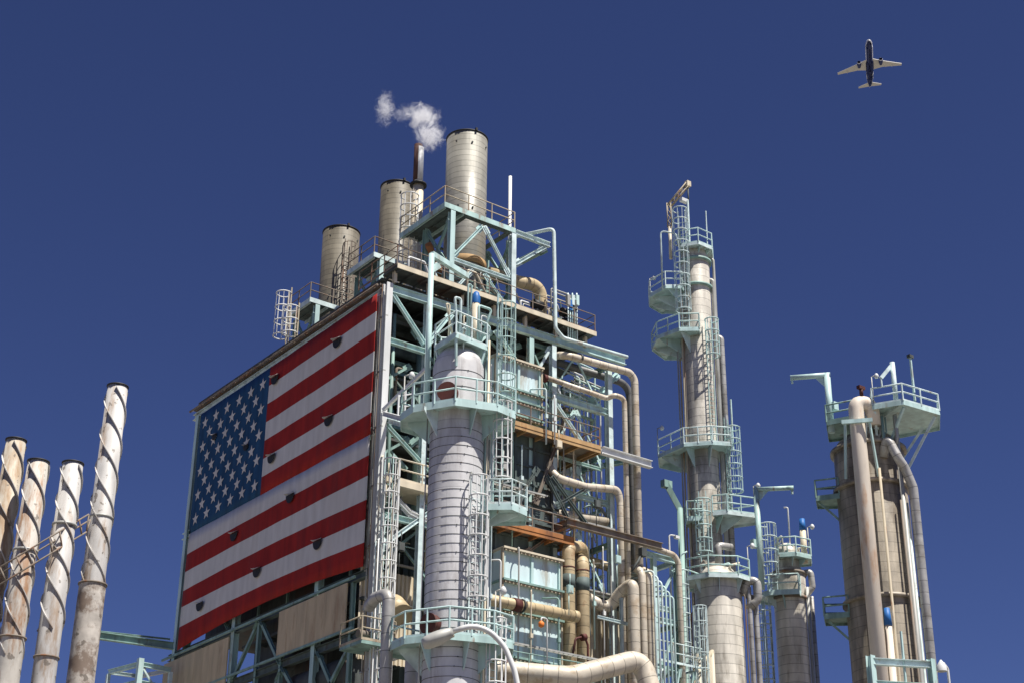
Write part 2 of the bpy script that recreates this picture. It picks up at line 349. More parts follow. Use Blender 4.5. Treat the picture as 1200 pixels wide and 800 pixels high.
for x0, x1, yy, z0, z1 in ((38.0, 40.0, 62.6, 33.8, 35.4), (38.0, 40.1, 62.6, 29.8, 31.4), (40.3, 43.2, 62.8, 34.6, 37.6), (40.3, 43.2, 62.8, 31.2, 34.2), (42.2, 44.4, 61.6, 35.8, 38.3), (40.4, 43.2, 61.8, 27.4, 30.2), (38.0, 41.3, 62.2, 24.2, 27.2), (42.4, 44.2, 61.6, 24, 28), (44.4, 46.8, 62.2, 36.9, 38.4), (47.0, 48.3, 61.5, 36, 38.4)):
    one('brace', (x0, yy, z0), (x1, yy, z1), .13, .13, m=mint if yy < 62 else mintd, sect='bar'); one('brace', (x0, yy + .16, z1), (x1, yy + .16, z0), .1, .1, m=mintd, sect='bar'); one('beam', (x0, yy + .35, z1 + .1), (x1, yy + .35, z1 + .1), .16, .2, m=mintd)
for x_, y_ in ((38.9, 63.2), (41.9, 61.8), (43.4, 61.6), (43.9, 62.6), (42.7, 63.0)): one('column', (x_, y_, 14), (x_, y_, 38.4), .18, .18, up=V(0, 1, 0), m=mintd if y_ > 62 else mint)
# left face bracing under the flag
for a, b in [((69.9, 20.9), (72.4, 23.7)), ((75.2, 20.9), (72.6, 23.7)), ((66.4, 17.5), (63.0, 20.8)), ((66.4, 17.5), (69.7, 20.7)), ((63.2, 17.0), (66.2, 20.8)),
             ((76, 24.0), (78.6, 26.8)), ((81.2, 24.0), (78.9, 26.8)), ((72.4, 17.5), (69.8, 20.5)), ((72.6, 17.5), (75.1, 20.5))]:
    one('brace', (BX, a[0], a[1]), (BX, b[0], b[1]), 0.17, 0.17, up=V(1, 0, 0), m=mintd)
one('beam', (BX, BY + .3, 17.2), (BX, 83, 17.2), .25, .32, m=mintd)
for yy in (63.25, 69.9, 72.5, 79.0): one('column', (BX + .02, yy, 0), (BX + .02, yy, 23.6), 0.2, 0.2, up=V(1, 0, 0), m=mintd)
for q in range(5):
    yy = 64.4 + q * 3.1; one('stub_post', (BX + .5, yy, 23.95), (BX + .5, yy, 25.6), .12, .12, m=mintd, sect='bar')
# interior decks and casing (boiler mass, inner shade put into its dark colours)
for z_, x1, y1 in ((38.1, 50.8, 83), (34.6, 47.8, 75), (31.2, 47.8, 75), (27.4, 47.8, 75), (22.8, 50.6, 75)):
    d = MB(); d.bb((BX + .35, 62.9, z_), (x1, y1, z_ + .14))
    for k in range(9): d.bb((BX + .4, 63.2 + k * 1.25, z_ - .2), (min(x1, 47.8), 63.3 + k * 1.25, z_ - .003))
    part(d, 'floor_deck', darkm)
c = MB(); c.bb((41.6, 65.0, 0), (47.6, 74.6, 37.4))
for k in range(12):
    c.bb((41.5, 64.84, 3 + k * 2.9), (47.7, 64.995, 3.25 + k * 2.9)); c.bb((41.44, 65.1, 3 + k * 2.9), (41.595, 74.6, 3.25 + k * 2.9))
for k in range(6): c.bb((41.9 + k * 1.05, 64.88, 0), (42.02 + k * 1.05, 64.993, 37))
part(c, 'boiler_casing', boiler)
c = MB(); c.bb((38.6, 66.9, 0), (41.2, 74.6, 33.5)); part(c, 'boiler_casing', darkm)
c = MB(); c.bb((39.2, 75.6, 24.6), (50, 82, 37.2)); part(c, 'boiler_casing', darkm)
# round ducts inside, seen through the bays
for pts, r, m in [([(38.3, 63.4, 34.1), (41.8, 63.8, 33.9)], .5, boiler), ([(39.3, 63.4, 26), (39.3, 63.4, 33.0)], .28, mintd), ([(41.0, 63.2, 27), (41.0, 63.2, 38)], .22, mintd),
                  ([(38.3, 64.5, 36.9), (43.8, 64.5, 37.1)], .3, boiler), ([(38.9, 62.6, 24.6), (38.9, 62.6, 38)], .1, mintd), ([(38.2, 70.6, 21.9), (42, 70.6, 21.6)], 1.1, darkm),
                  ([(38.6, 63.5, 19.6), (38.6, 69.5, 19.6)], .85, darkm), ([(38.3, 72.2, 19.2), (38.3, 74.8, 19.2)], 1.0, galv)]:
    mb = MB().tube(fillet(pts, .6), r, 16); part(mb, 'inner_duct', m)
rnd = random.Random(3)
for k in range(46):          # small bore lines and cable conduits inside
    m = rnd.choice([mintd, mintd, galv, mint, brownsteel, cream]); x = rnd.uniform(38.1, 47); y = rnd.uniform(62.0, 64.6); z = rnd.uniform(20, 37); L = rnd.uniform(1, 3.4)
    p = [V(x, y, z), V(x, y, z + L)] if rnd.random() < .5 else [V(x, y, z), V(x + L, y, z)]
    if rnd.random() < .5: p.append(p[-1] + V(rnd.uniform(.3, 1.1), 0, 0) if p[1].z != z else p[-1] + V(0, 0, -rnd.uniform(.4, 1.5)))
    part(MB().tube(fillet(p, .15), rnd.choice([.03, .045, .06, .08]), 7), 'conduit', m)
for k in range(54):          # small lines in the two right bays
    m = rnd.choice([mintd, galv, mint, brownsteel, white, cream]); x = rnd.uniform(47.9, 52); y = rnd.uniform(61.6, 65.5); z = rnd.uniform(25.5, 37.5); L = rnd.uniform(.8, 3.2)
    p = [V(x, y, z), V(x, y, z + L)] if rnd.random() < .45 else [V(x, y, z), V(min(52.2, x + L), y, z)]
    p.append(p[-1] + V(rnd.uniform(-.7, .5), rnd.uniform(-.6, .6), -rnd.uniform(0, 1.2)))
    part(MB().tube(fillet(p, .15), rnd.choice([.03, .045, .06, .09]), 7), 'conduit', m)
for z_ in (37.2, 36.2, 32.0, 26.6):
    one('beam', (48.5, 64.2, z_), (52.2, 64.2, z_), .16, .2, m=mint)
# grated deck + rail in the bay left of the near tower
d = MB(); d.bb((38.5, 60.9, 28.05), (41.3, 62.8, 28.35)); fd = part(d, 'walkway', cream, 'cream edged walkway in the bay beside the corner column')
part(rail(MB(), [(38.5, 60.95, 28.35), (41.3, 60.95, 28.35)], r=.04), 'railing', cream, parent=fd)
# corner conduits running up beside the flag
for k, (dx, r, m) in enumerate([(-.28, .045, galv), (-.38, .05, brownsteel), (-.18, .03, galv)]):
    mb = MB().tube([(BX + dx * .4, BY - .1 + k * .35, 14), (BX + dx * .4, BY - .1 + k * .35, 38.9)], r, 8)
    for z_ in range(16, 39, 3): mb.box((BX + dx * .4, BY - .1 + k * .35, z_), (.16, .16, .08))
    part(mb, 'conduit', m)
for k in range(9):
    x = BX - .5 + rnd.uniform(0, .9); y = BY - .3 - rnd.uniform(0, .5); z1 = rnd.uniform(24, 29.5)
    part(MB().tube([(x, y, 0), (x, y, z1), (x + .3, y + .3, z1 + .3)], rnd.choice([.025, .035, .045]), 7), 'conduit', rnd.choice([galv, mint, cream, white]))
ladder(BH, (BX + .25, BY - .45, 14), 28.6, (-.1, -1), mint, white, cage0=1.5, r=.035)
# second caged ladder lower left of it with balcony
bal = MB(); bal.bb((36.5, 60.3, 19.9), (38.3, 62.2, 20.05)); bo = part(bal, 'platform', mintd)
part(rail(MB(), [(36.5, 62.2, 20.05), (36.5, 60.3, 20.05), (38.3, 60.3, 20.05)], r=.035), 'railing', tanrail, parent=bo)
part(MB().tube([(36.9, 61.3, 20.6), (37.8, 61.3, 20.6)], .2, 12), 'vessel', brownsteel, parent=bo)
# roof walkway along the right face
dp_ = MB(); dp_.bb((BX + .1, 60.75, 39.66), (50.95, 62.1, 39.76)); [dp_.bb((BX + .3 + q * .82, 60.76, 39.54), (BX + .38 + q * .82, 62.1, 39.657)) for q in range(16)]; part(dp_, 'walkway_plate', darkm); d = MB(); d.bb((BX + .1, 60.7, 39.60), (50.95, 60.745, 39.86)); wk = part(d, 'roof_walkway', cream, 'cream edged walkway along the roof')  # near black plate: shade under the walkway put into its colour
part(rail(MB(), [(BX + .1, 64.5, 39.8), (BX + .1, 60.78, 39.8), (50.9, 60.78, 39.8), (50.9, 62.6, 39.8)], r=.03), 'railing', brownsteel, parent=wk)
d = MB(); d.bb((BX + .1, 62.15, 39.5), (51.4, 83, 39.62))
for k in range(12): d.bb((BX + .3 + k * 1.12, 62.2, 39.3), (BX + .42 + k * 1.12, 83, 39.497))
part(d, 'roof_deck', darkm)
for k in range(7): one('stub_post', (BX + .3 + k * 2.1, BY - .1, TOP + .26), (BX + .3 + k * 2.1, BY - .1, 39.64), .18, .18, m=cream)
# roof edge over the flag
d = MB(); d.bb((BX - .16, 61.9, 39.0), (BX + .05, 83.0, 39.12)); d.tube([(BX - .32, 61.9, 38.98), (BX - .32, 83.2, 38.98)], .06, 8)
for k in range(16): d.bar((BX - .36, 62.4 + 1.38 * k, 38.92), (BX + .1, 62.4 + 1.38 * k, 39.3), .09, .09)
part(d, 'roof_edge', brownsteel)
for yy in (62.15, 82.75): part(MB().bb((BX - .06, yy - .06, 23.9), (BX + .1, yy + .06, 38.9)), 'flag_edge_rail', galv)
# beige siding panels under the flag
for a, b, z0, z1 in ((63.3, 69.85, 21.3, 23.55), (75.3, 83.1, 20.6, 23.4)):
    p = MB(); p.bb((BX - .32, a, z0), (BX - .25, b, z1))
    n_ = int((b - a) / .9)
    for k in range(n_ + 1): p.bb((BX - .327, a + k * (b - a) / n_ - .006, z0), (BX - .322, a + k * (b - a) / n_ + .006, z1))
    part(p, 'siding_panel', beige)
for zz in (23.68, 21.2): part(MB().bar((BX - .3, 62.6, zz + .02), (BX - .3, 83.5, zz + .02), .1, .12), 'edge_rail', mintd)
# monorail arm sticking out at the far left end
one('outrigger_beam', PX(206, 757, BX), PX(206, 757, BX) + V(-8.2, 1.4, .1) * .55, .3, .4, m=mintd)
one('outrigger_beam', PX(204, 752, BX) + V(0, .6, .3), PX(206, 757, BX) + V(-8.2, 1.5, .1) * .55 + V(0, 0, .25), .08, .1, m=mintd)

# ---- three roof modules: deck, legs, railing
MY = [61.7, 68.85, 76.1]
SX = 44.4; SY = [64.35, 71.8, 78.4]
for k, y0 in enumerate(MY):
    y1 = y0 + (3.0 if k == 0 else 2.9) + (1.4 if k == 0 else 0); x1 = 46.0
    d = MB()
    d.bb((41.18, y0 - .03, 44.86), (x1, y0 - .001, 45.16)); d.bb((41.17, y0, 44.8), (41.195, y1, 45.14))
    for q in (0, 1): d.bb((41.25 + q * 1.2, y0 + .05, 44.8), (41.33 + q * 1.2, y1 - .1, 44.997))
    dk = part(d, 'stack_platform', mint)
    pl_ = MB(); pl_.bb((41.2, y0, 45.0), (43.0, y1 - .02, 45.08)); pl_.bb((43.0, y0 + 4.2 if k == 0 else y1 - .2, 45.0), (x1, y1 - .02, 45.08)); pl_.bb((45.7, y0, 45.0), (x1, y1 - .2, 45.08)); pl_.bb((43.0, y0, 45.0), (45.7, y0 + .55, 45.08))
    for q in range(3): pl_.bb((41.5 + q * .52, y0 + .05, 44.93), (41.54 + q * .52, y1 - .1, 44.997))
    part(pl_, 'deck_plate', boiler, parent=dk)  # dark plate colour paints the shade under the stack deck
    part(rail(MB(), [(41.22, y1, 45.1), (41.22, y0 + .03, 45.1), (x1 - .05, y0 + .03, 45.1), (x1 - .05, y1, 45.1)], r=.035, toe=False), 'railing', brownsteel if k else tanrail, parent=dk)
    for xx in (41.75, x1 - .12):
        one('column', (xx, y0 + .1, 39.7), (xx, y0 + .1, 44.8), .3, .3, up=V(0, 1, 0))
        one('column', (xx, y0 + 2.6, 39.7), (xx, y0 + 2.6, 44.78), .26, .26, up=V(0, 1, 0), m=mintd)
        one('brace', (xx, y0 + .2, 44.6), (xx, y0 + 2.5, 41.4), .14, .14, m=mintd); one('brace', (xx, y0 + 2.5, 44.6), (xx, y0 + .2, 41.4), .14, .14, m=mintd)
        one('brace', (xx, y0 + 2.5, 40.0), (xx, y0 + .2, 41.4), .14, .14, m=mintd)
    one('beam', (41.9, y0 + .1, 41.9), (x1 - .3, y0 + .1, 41.9), .2, .22, m=mint)
    one('brace', (41.9, y0 + .1, 42.1), (43.8, y0 + .1, 44.6), .16, .16)
    one('brace', (x1 - .3, y0 + .1, 42.1), (43.9, y0 + .1, 44.6), .16, .16)
    one('brace', (41.9, y0 + .1, 39.9), (43.2, y0 + .1, 41.7), .14, .14); one('brace', (x1 - .3, y0 + .1, 39.9), (44.0, y0 + .1, 41.7), .14, .14)
    part(MB().bb((42.6, y0 + 1.5, 39.7), (46.2, y0 + 4.6, 41.0)), 'flue_transition', boiler)
    # stacks
    sx, sy = SX, SY[k]; r = 1.19 if k != 1 else 1.02; zt = 51.65 if k != 1 else 51.95
    lab = ['tall pale steel exhaust stack in front, rising highest above the roof', 'middle exhaust stack half hidden behind the caged ladder and the smoking vent', 'squat exhaust stack at the left end of the roof row'][k]
    st = T('exhaust_stack', (sx, sy, 42.2), lab, 'smokestack', 'exhaust stacks along the roof')
    sh = MB(); sh.lathe((sx, sy), [(r * .7, 41.0), (r * .92, 42.6), (r * .92, 43.0), (r, 43.3), (r, zt), (r - .06, zt), (r - .06, zt - 3)], 40)
    part(sh, 'shell', [stackm, stackd, stackd][k], parent=st)
    rg = MB(); rg.lathe((sx, sy), [(r - .07, zt - .01), (r + .04, zt - .01), (r + .04, zt + .05), (r - .07, zt + .05), (r - .07, zt - .01)], 40)
    for a in (100, 260): rg.box((sx + (r + .05) * math.cos(R_(a)), sy + (r + .05) * math.sin(R_(a)), zt + .08), (.12, .12, .18))
    part(rg, 'rim', black, parent=st)
    bn = MB(); bn.lathe((sx, sy), [(r + .005, 43.1), (r + .06, 43.15), (r + .06, 43.5), (r + .005, 43.55)], 40); part(bn, 'rusty_ring', ochre, parent=st)
    ports = MB()
    for a, dz in ((205, -.7), (250, -.8), (300, -.75), (215, -5), (255, -5.1), (310, -5)):
        q = V(math.cos(R_(a)), math.sin(R_(a)), 0); ports = MB(); ports.tube([V(sx, sy, zt + dz) + q * (r - .02), V(sx, sy, zt + dz) + q * (r + .05)], .055, 8); part(ports, 'port', darkm, parent=st)
# long extension arm of front platform to the right, with bracket
one('beam', (46.05, 61.75, 44.95), (48.45, 61.75, 44.95), .22, .3)
one('brace', (46.1, 61.8, 43.0), (48.2, 61.8, 44.8), .2, .2); one('brace', (46.1, 64.6, 43.2), (48.3, 61.9, 44.75), .3, .3, m=mintd)
one('column', (46.0, 62.3, 39.7), (46.0, 62.3, 44.7), .24, .24)
# rungs hoops on front stack foot ladder / roof ladders
ladder(BH, (42.0, 66.6, 39.7), 47.2, (-.5, -1), tanrail, white, cage0=1.4, r=.04, cr=.52, hoops=.75)
part(MB().tube(fillet([(41.6, 63.8, 43.6), (43.4, 64.9, 42.4), (44.0, 66.5, 42.2)], .5), .2, 12), 'roof_line', rust)
ladder(BH, PX(330, 409, BX + .6) + V(0, -1.6, -.3), PX(330, 388, BX + .6).z, (-1, .2), tanrail, white, cage0=.6, r=.04, cr=.45, hoops=.8)
ladder(BH, PX(335, 412, BX + .6) + V(0, 0, -.3), PX(345, 353, BX + .6).z, (-1, .2), tanrail, white, cage0=1.2, r=.04, cr=.45, hoops=.9)
ladder(BH, (SX - .2, SY[2] - 1.35, 45.1), 49.6, (-.3, -1), brownsteel, brownsteel, cage0=1.6, r=.025)
# smoking vent
vx, vy = 43.2, 66.6
vp = PX(492, 172, vx); vy = vp.y
st = T('vent_stack', (vx, vy, 39.7), 'slim brown tipped vent stack giving off white steam between two thick stacks', 'smokestack')
part(MB().tube([(vx, vy, 39.7), (vx, vy, vp.z - 2.6)], .32, 20), 'shell', cream, parent=st)
sh = MB().tube([(vx, vy, vp.z - 2.6), (vx, vy, vp.z - .1)], .26, 20); part(sh, 'tip', white, parent=st)
sh = MB().tube([(vx - .07, vy + .04, vp.z - 2.4), (vx - .07, vy + .04, vp.z + .1)], .25, 20); part(sh, 'brown_sleeve', mat('dark red brown', (0.085, 0.04, 0.032), 0.7), parent=st)  # brown cylinder set off to one side, so half the tip is darker
part(MB().lathe((vx, vy), [(.3, vp.z - 2.7), (.5, vp.z - 2.75), (.5, vp.z - 2.62), (.3, vp.z - 2.5)], 20), 'collar', black, parent=st)
# small bits on the roof
p = PY(598, 207, 64.0); tag(MB().tube([(p.x, p.y, 39.7), (p.x, p.y, p.z)], .1, 10).build('vent_pipe', white), 'plain white vent pipe standing upright right of the tallest stack', 'pipe')
a = PY(604, 330, 62.6); b = PY(634, 352, 62.6)
tag(MB().tube(fillet([a + V(-1.6, .4, .2), a, V(b.x, b.y, b.z + .9), V(b.x, b.y, 39.7)], 1.2, 10), .36, 18).build('exhaust_duct', lago), 'short ochre duct bending down to the roof walkway', 'duct')
pts = [PY(617, 288, 61.5), PY(649, 268, 60.6), PY(651, 385, 60.6), PY(660, 396, 60.6), PY(735, 418, 60.6)]
pts[0] = pts[1] + V(-1.2, 2.2, 0)
tag(MB().tube(fillet(pts, .35), .105, 12).build('pipe', mint), 'thin pale mint pipe dropping from the stack platform and running along the roof edge', 'pipe')
cl = T('instrument_cluster', PY(670, 395, 60.9), 'bunch of upright conduits with blue and grey boxes at the right end of the roof', 'instruments')
for k in range(5):
    a = PY(666 + k * 2.6, 398 + k, 60.9); b = PY(666.5 + k * 2.4, 344 + (k % 2) * 6, 60.9); part(MB().tube([a, V(a.x, a.y, b.z)], .04, 8), 'conduit', mint, parent=cl)
    part(MB().box(V(a.x, a.y, b.z - .45), (.2, .2, .62)), 'junction_box', [galv, bluecap, mint, darkm, mint][k], parent=cl)
for k, (xx, zz) in enumerate([(47.4, 40.3), (49.4, 40.4)]):
    v = T('valve', (xx, 61.5, 39.62), ['black valve on the roof walkway just right of the ochre duct', 'black valve at the right end of the roof walkway'][k], 'valve', 'valves on the roof walkway')
    part(MB().box((xx, 61.5, zz - .3), (.5, .4, .7)), 'valve_body', black, parent=v); part(MB().tube([(xx - .32, 61.5, zz + .45), (xx + .32, 61.5, zz + .45)], .26, 14), 'actuator', black, parent=v)
    part(MB().tube([(xx, 61.5, zz), (xx, 61.5, zz + .4)], .06, 8), 'stem', galv, parent=v)
for k in range(46):     # clutter of lines on the roof behind the railing
    x = rnd.uniform(38.3, 50); y = rnd.uniform(61.6, 64); z = 39.7; L = rnd.uniform(.6, 2.6)
    part(MB().tube(fillet([V(x, y, z), V(x, y, z + L), V(x + rnd.uniform(.5, 2), y, z + L), V(x + 2, y + .2, z)], .12), rnd.choice([.03, .05, .07]), 7), 'roof_line', rnd.choice([galv, white, mint, brownsteel, cream, mintd]))

# ------------------------------------------------------------------ the flag
def quad3(xs, ys, x):
    a, b, c = xs; return ys[0] * (x - b) * (x - c) / ((a - b) * (a - c)) + ys[1] * (x - a) * (x - c) / ((b - a) * (b - c)) + ys[2] * (x - a) * (x - b) / ((c - a) * (c - b))
FX = BX - 0.38
leftp = [(237 - 18 * k / 7, 484 + 142.7 * k / 7) for k in range(8)] + [(217.6, 650), (215, 671), (213, 693), (211, 712), (209, 735.4), (207, 762)]
midp = [(317.5 - 12.9 * k / 7, 430 + 150 * k / 7) for k in range(8)] + [(304.6 - 1.8 * j, 580 + 22.2 * j) for j in range(1, 7)]
ry = [344.5, 365, 387, 411, 434, 458, 482.5, 508, 532, 556, 584, 607, 634, 662]
rightp = [(441.5 - (y - 344.5) * .0425, y) for y in ry]
YL = PX(222, 620, FX).y; YM = PX(311, 505, FX).y; YR = PX(434, 500, FX).y
ZL = [PX(x, y, FX).z for x, y in leftp]; ZM = [PX(x, y, FX).z for x, y in midp]; ZR = [PX(x, y, FX).z for x, y in rightp]
def fz(k, yv):
    return quad3((YL, YM, YR), (ZL[k], ZM[k], ZR[k]), yv)
def fpt(yv, kk, off=0):
    k = min(int(kk), 12); t = kk - k; z = fz(k, yv) * (1 - t) + fz(k + 1, yv) * t
    x = FX - off + .010 * math.sin(yv * 1.3 + z * .25) + .004 * math.sin(yv * 3.1 - z * 1.1) + .004 * math.sin(z * 1.9)
    return V(x, yv, z)
fm = MB(); NU = 60
for k in range(13):
    for i in range(NU):
        ya = YR + (YL - YR) * i / NU; yb = YR + (YL - YR) * (i + 1) / NU
        if k < 7:
            lo, hi = (YR, YM)
            ya = lo + (hi - lo) * i / NU; yb = lo + (hi - lo) * (i + 1) / NU
        fm.cur = k % 2
        for j in range(2): fm.add([fpt(ya, k + j / 2), fpt(yb, k + j / 2), fpt(yb, k + j / 2 + .5), fpt(ya, k + j / 2 + .5)], [(0, 1, 2, 3)], None, True)
fm.cur = 2
for i in range(24):
    for j in range(14):
        ya = YM + (YL - YM) * i / 24; yb = YM + (YL - YM) * (i + 1) / 24
        fm.add([fpt(ya, j / 2), fpt(yb, j / 2), fpt(yb, j / 2 + .5), fpt(ya, j / 2 + .5)], [(0, 1, 2, 3)], None, True)
fm.cur = 1
for row in range(9):
    for c_ in range(6 if row % 2 == 0 else 5):
        u = (1 + 2 * c_ + (row % 2)) / 12; v = (row + 1) / 10 * 7
        yc_ = YL + (YM - YL) * u; ps = []
        zc_ = fpt(yc_, v, 0)
        for q in range(10):
            rr = .40 if q % 2 == 0 else .16; a = math.pi / 2 + q * math.pi / 5
            y2 = yc_ - rr * math.cos(a); base = fpt(y2, v, .03); ps.append(V(base.x, y2, base.z + rr * math.sin(a)))
        cpt = V(zc_.x - .035, zc_.y, zc_.z)
        fm.add([cpt] + ps, [(0, 1 + i, 1 + (i + 1) % 10) for i in range(10)])
flag = fm.build('flag', [fred, fwhite, fblue], loc=(FX, (YL + YR) / 2, 24))
# weld
bm = bmesh.new(); bm.from_mesh(flag.data); bmesh.ops.remove_doubles(bm, verts=bm.verts, dist=.0005); bmesh.ops.recalc_face_normals(bm, faces=bm.faces); bm.to_mesh(flag.data); bm.free()
sm_ = flag.modifiers.new('thickness', 'SOLIDIFY'); sm_.thickness = .012; sm_.offset = 0
tag(flag, 'huge stars and stripes flag hung on the left side of the steel structure', 'flag')
for (x, y) in [(397, 398), (324, 441), (387, 489), (320, 533), (342, 579), (276, 624), (374, 633), (303, 666), (236, 706), (290, 521), (253, 509)]:
    P = PX(x, y, FX); r = .42
    if (x, y) in ((290, 521), (253, 509)): r = .3
    h = MB()
    pts = [V(FX - .1, P.y + r * math.cos(R_(a)), P.z - r * 1.15 * math.sin(R_(a))) for a in range(0, 181, 15)]
    h.slab(pts, V(-.02, 0, 0)); ho = h.build('vent_hole_dark', black, flag)  # black half disc laid on the flag, painting the dark of the opening
    fl = MB()          # cut fabric folded outwards over the half-moon hole
    f = lambda a, e: V(FX - .125 - .34 * r / .46 * e * math.sin(a), P.y + r * math.cos(a) * (1 - .12 * e), P.z + .03 - .10 * e * math.sin(a) + .06 * math.sin(a * 2) * e)
    for q in range(8):
        a0, a1 = math.pi * q / 8, math.pi * (q + 1) / 8
        for e in (0, .5): fl.add([f(a0, e), f(a1, e), f(a1, e + .5), f(a0, e + .5)], [(0, 1, 2, 3)], None, True)
    fo = fl.build('vent_flap', fwhite, flag); s2 = fo.modifiers.new('t', 'SOLIDIFY'); s2.thickness = .012

# ------------------------------------------------------------------ ducts, decks on the right face
def F_(p): k = p[1] / BY; return V(p[0] * k, p[1], 1.7 + (p[2] - 1.7) * k)     # face measurements moved to a plane in front of or behind the face
def duct(label, x0, x1, y0, y1, zs, mcol):
    """stiffened rectangular duct: zs = ledge levels top to bottom"""
    q_ = y0 / BY; x0 *= q_; x1 *= q_; zs = [1.7 + (z - 1.7) * q_ for z in zs]
    t = T('air_duct', (x0, y0, zs[-1]), label, 'duct')
    b = MB(); b.bb((x0, y0 + .12, zs[-1]), (x1, y1, zs[0])); part(b, 'casing', mcol, parent=t)
    rb = MB(); mid = (x0 + x1) / 2
    for xx in (x0 + .04, mid, x1 - .04): rb.bb((xx - .07, y0 + .0, zs[-1]), (xx + .07, y0 + .118, zs[0] - .01))
    part(rb, 'ribs', mint, parent=t)
    for xx in (x0 - .06, x1 + .03): part(MB().bb((xx - .05, y0 - .06, zs[-1]), (xx + .05, y0 + .1, zs[0])), 'edge_flange', tanrail, parent=t)
    for z in zs:
        lg = MB(); lg.bb((x0 - .1, y0 - .18, z - .05), (x1 + .1, y1 + .1, z + .05)); part(lg, 'flange', cream if z == zs[0] else mintd, parent=t)
        bo = MB(); k = 0; bo.bb((x0, y0 - .10, z - .15), (x1, y0 - .05, z - .055))
        while x0 + k * .24 < x1: bo.bb((x0 + k * .24, y0 - .15, z - .16), (x0 + k * .24 + .07, y0 - .04, z - .053)); k += 1
        part(bo, 'bolts', tanrail, parent=t)
    return t
duct('pale blue panelled air duct with bolted ledges behind the near tower platform', 44.6, 47.55, 60.6, 64.5, [36.9, 35.2, 34.6, 33.75], panelw)
duct('large pale blue panelled duct with a rusty bolted rim, beside the twin ochre pipes', 45.2, 48.85, 60.4, 64.5, [26.4, 24.75, 23.2, 20.9, 19.0], panelw)
b = MB(); b.bb((44.3, 61.3, 25.5), (48.6, 64.9, 33.0))
for k in range(7): b.bb((44.25, 61.2, 26 + k), (48.65, 61.297, 26.12 + k))
for k in range(4): b.bb((44.5 + k * 1.2, 61.17, 25.6), (44.62 + k * 1.2, 61.197, 32.9))
part(b, 'boiler_casing', boiler)
def plat_deck(label, x0, x1, y0, y1, z, mf, rl=None):
    q_ = y0 / BY; x0 *= q_; x1 *= q_; z = 1.7 + (z - 1.7) * q_
    d = MB(); d.bb((x0, y0, z - .06), (x1, y1, z + .02)); d.bb((x0 - .02, y0 - .06, z - .34), (x1 + .02, y0 - .003, z + .08)); d.bb((x1 + .004, y0, z - .34), (x1 + .06, y1, z + .08))
    d.bb((x0 - .06, y0 - .09, z - .16), (x1 + .02, y0 - .063, z - .12))
    for k in range(6): d.bb((x0 + .1 + k * (x1 - x0 - .3) / 5, y0 + .02, z - .3), (x0 + .2 + k * (x1 - x0 - .3) / 5, y1, z - .063))
    o = part(d, 'service_deck', mf, label)
    u = MB(); u.bb((x0 + .05, y0 + .05, z - .10), (x1 - .05, y1 - .05, z - .063)); part(u, 'underside', brownsteel, parent=o)
    part(rail(MB(), [(x0, y0, z), (x1, y0, z), (x1, y1, z)], r=.032), 'railing', brownsteel, parent=o)
    return o
plat_deck('ochre rusty service deck below the upper duct', 45.3, 51.6, 60.3, 64.6, 33.35, ochre)
plat_deck('orange rusty service deck above the lower duct', 44.3, 49.7, 60.3, 63.6, 27.75, rust)
one('outrigger_beam', F_((51.75, 60.25, 33.22)), F_((55.3, 60.25, 33.22)), .3, .42, m=white); one('outrigger_beam', (49.0, 63.8, 32.6), (52.6, 63.8, 32.6), .25, .35, m=white)
one('brace', (51.8, 63.6, 32.7), (53.4, 60.9, 32.9), .25, .25, m=mintd); one('brace', (48.2, 60.6, 32.9), (46.9, 61.0, 29.0), .16, .16, m=brownsteel)
one('monorail_beam', F_((49.3, 60.0, 28.6)), F_((55.9, 60.0, 28.6)), .28, .36, m=brownsteel); one('monorail_beam', F_((49.3, 60.1, 28.5)), F_((49.3, 60.1, 28.5)) + V(0, 4.8, 0), .28, .42, m=brownsteel)
one('brace', (48.2, 61.0, 27.7), (46.3, 61.0, 26.2), .14, .14, m=brownsteel)
for a_, b_ in (((640, 556), (665, 606)), ((647, 558), (686, 612)), ((690, 570), (652, 592)), ((630, 548), (606, 588))): one('brace', PY(*a_, 60.8), PY(*b_, 60.8), .14, .16, m=boiler)
h_ = F_((54.5, 60.0, 28.0)); tr = MB(); tr.box(h_, (.35, .3, .45)); tr.tube([h_ + V(-.1, 0, -.2), h_ + V(-.8, 0, -1.2)], .07, 8); tr.tube([h_ + V(.25, 0, 0), h_ + V(.25, 0, -1.0)], .04, 8)
tag(tr.build('hoist_trolley', darkm), 'small dark hoist trolley hanging under the outer end of the grey monorail beam', 'hoist')

# ------------------------------------------------------------------ pipes
def pipe(label, pts, r, m, bend=.7, group=None, fl=None, n=18, name='insulated_pipe', bands=None, base=None):
    if FIX: pts = [F_(p) for p in pts]; fl = [(F_(q[0]),) + tuple(q[1:]) for q in (fl or [])]; base = None
    t = T(name, V(pts[-1]) if base is None else base, label, 'pipe', group)
    path = fillet(pts, bend, 9); part(MB().tube(path, r, n), 'pipe_run', m, parent=t)
    for q in (fl or []):                         # flanges: (fraction point a, direction b, radius factor)
        p, d, f, ln, mm = q; p = V(p); d = V(d).normalized(); part(MB().tube([p - d * ln / 2, p + d * ln / 2], r * f, n), 'flange', mm, parent=t)
    return t
Xv = V(1, 0, 0); Zv = V(0, 0, 1); FIX = True
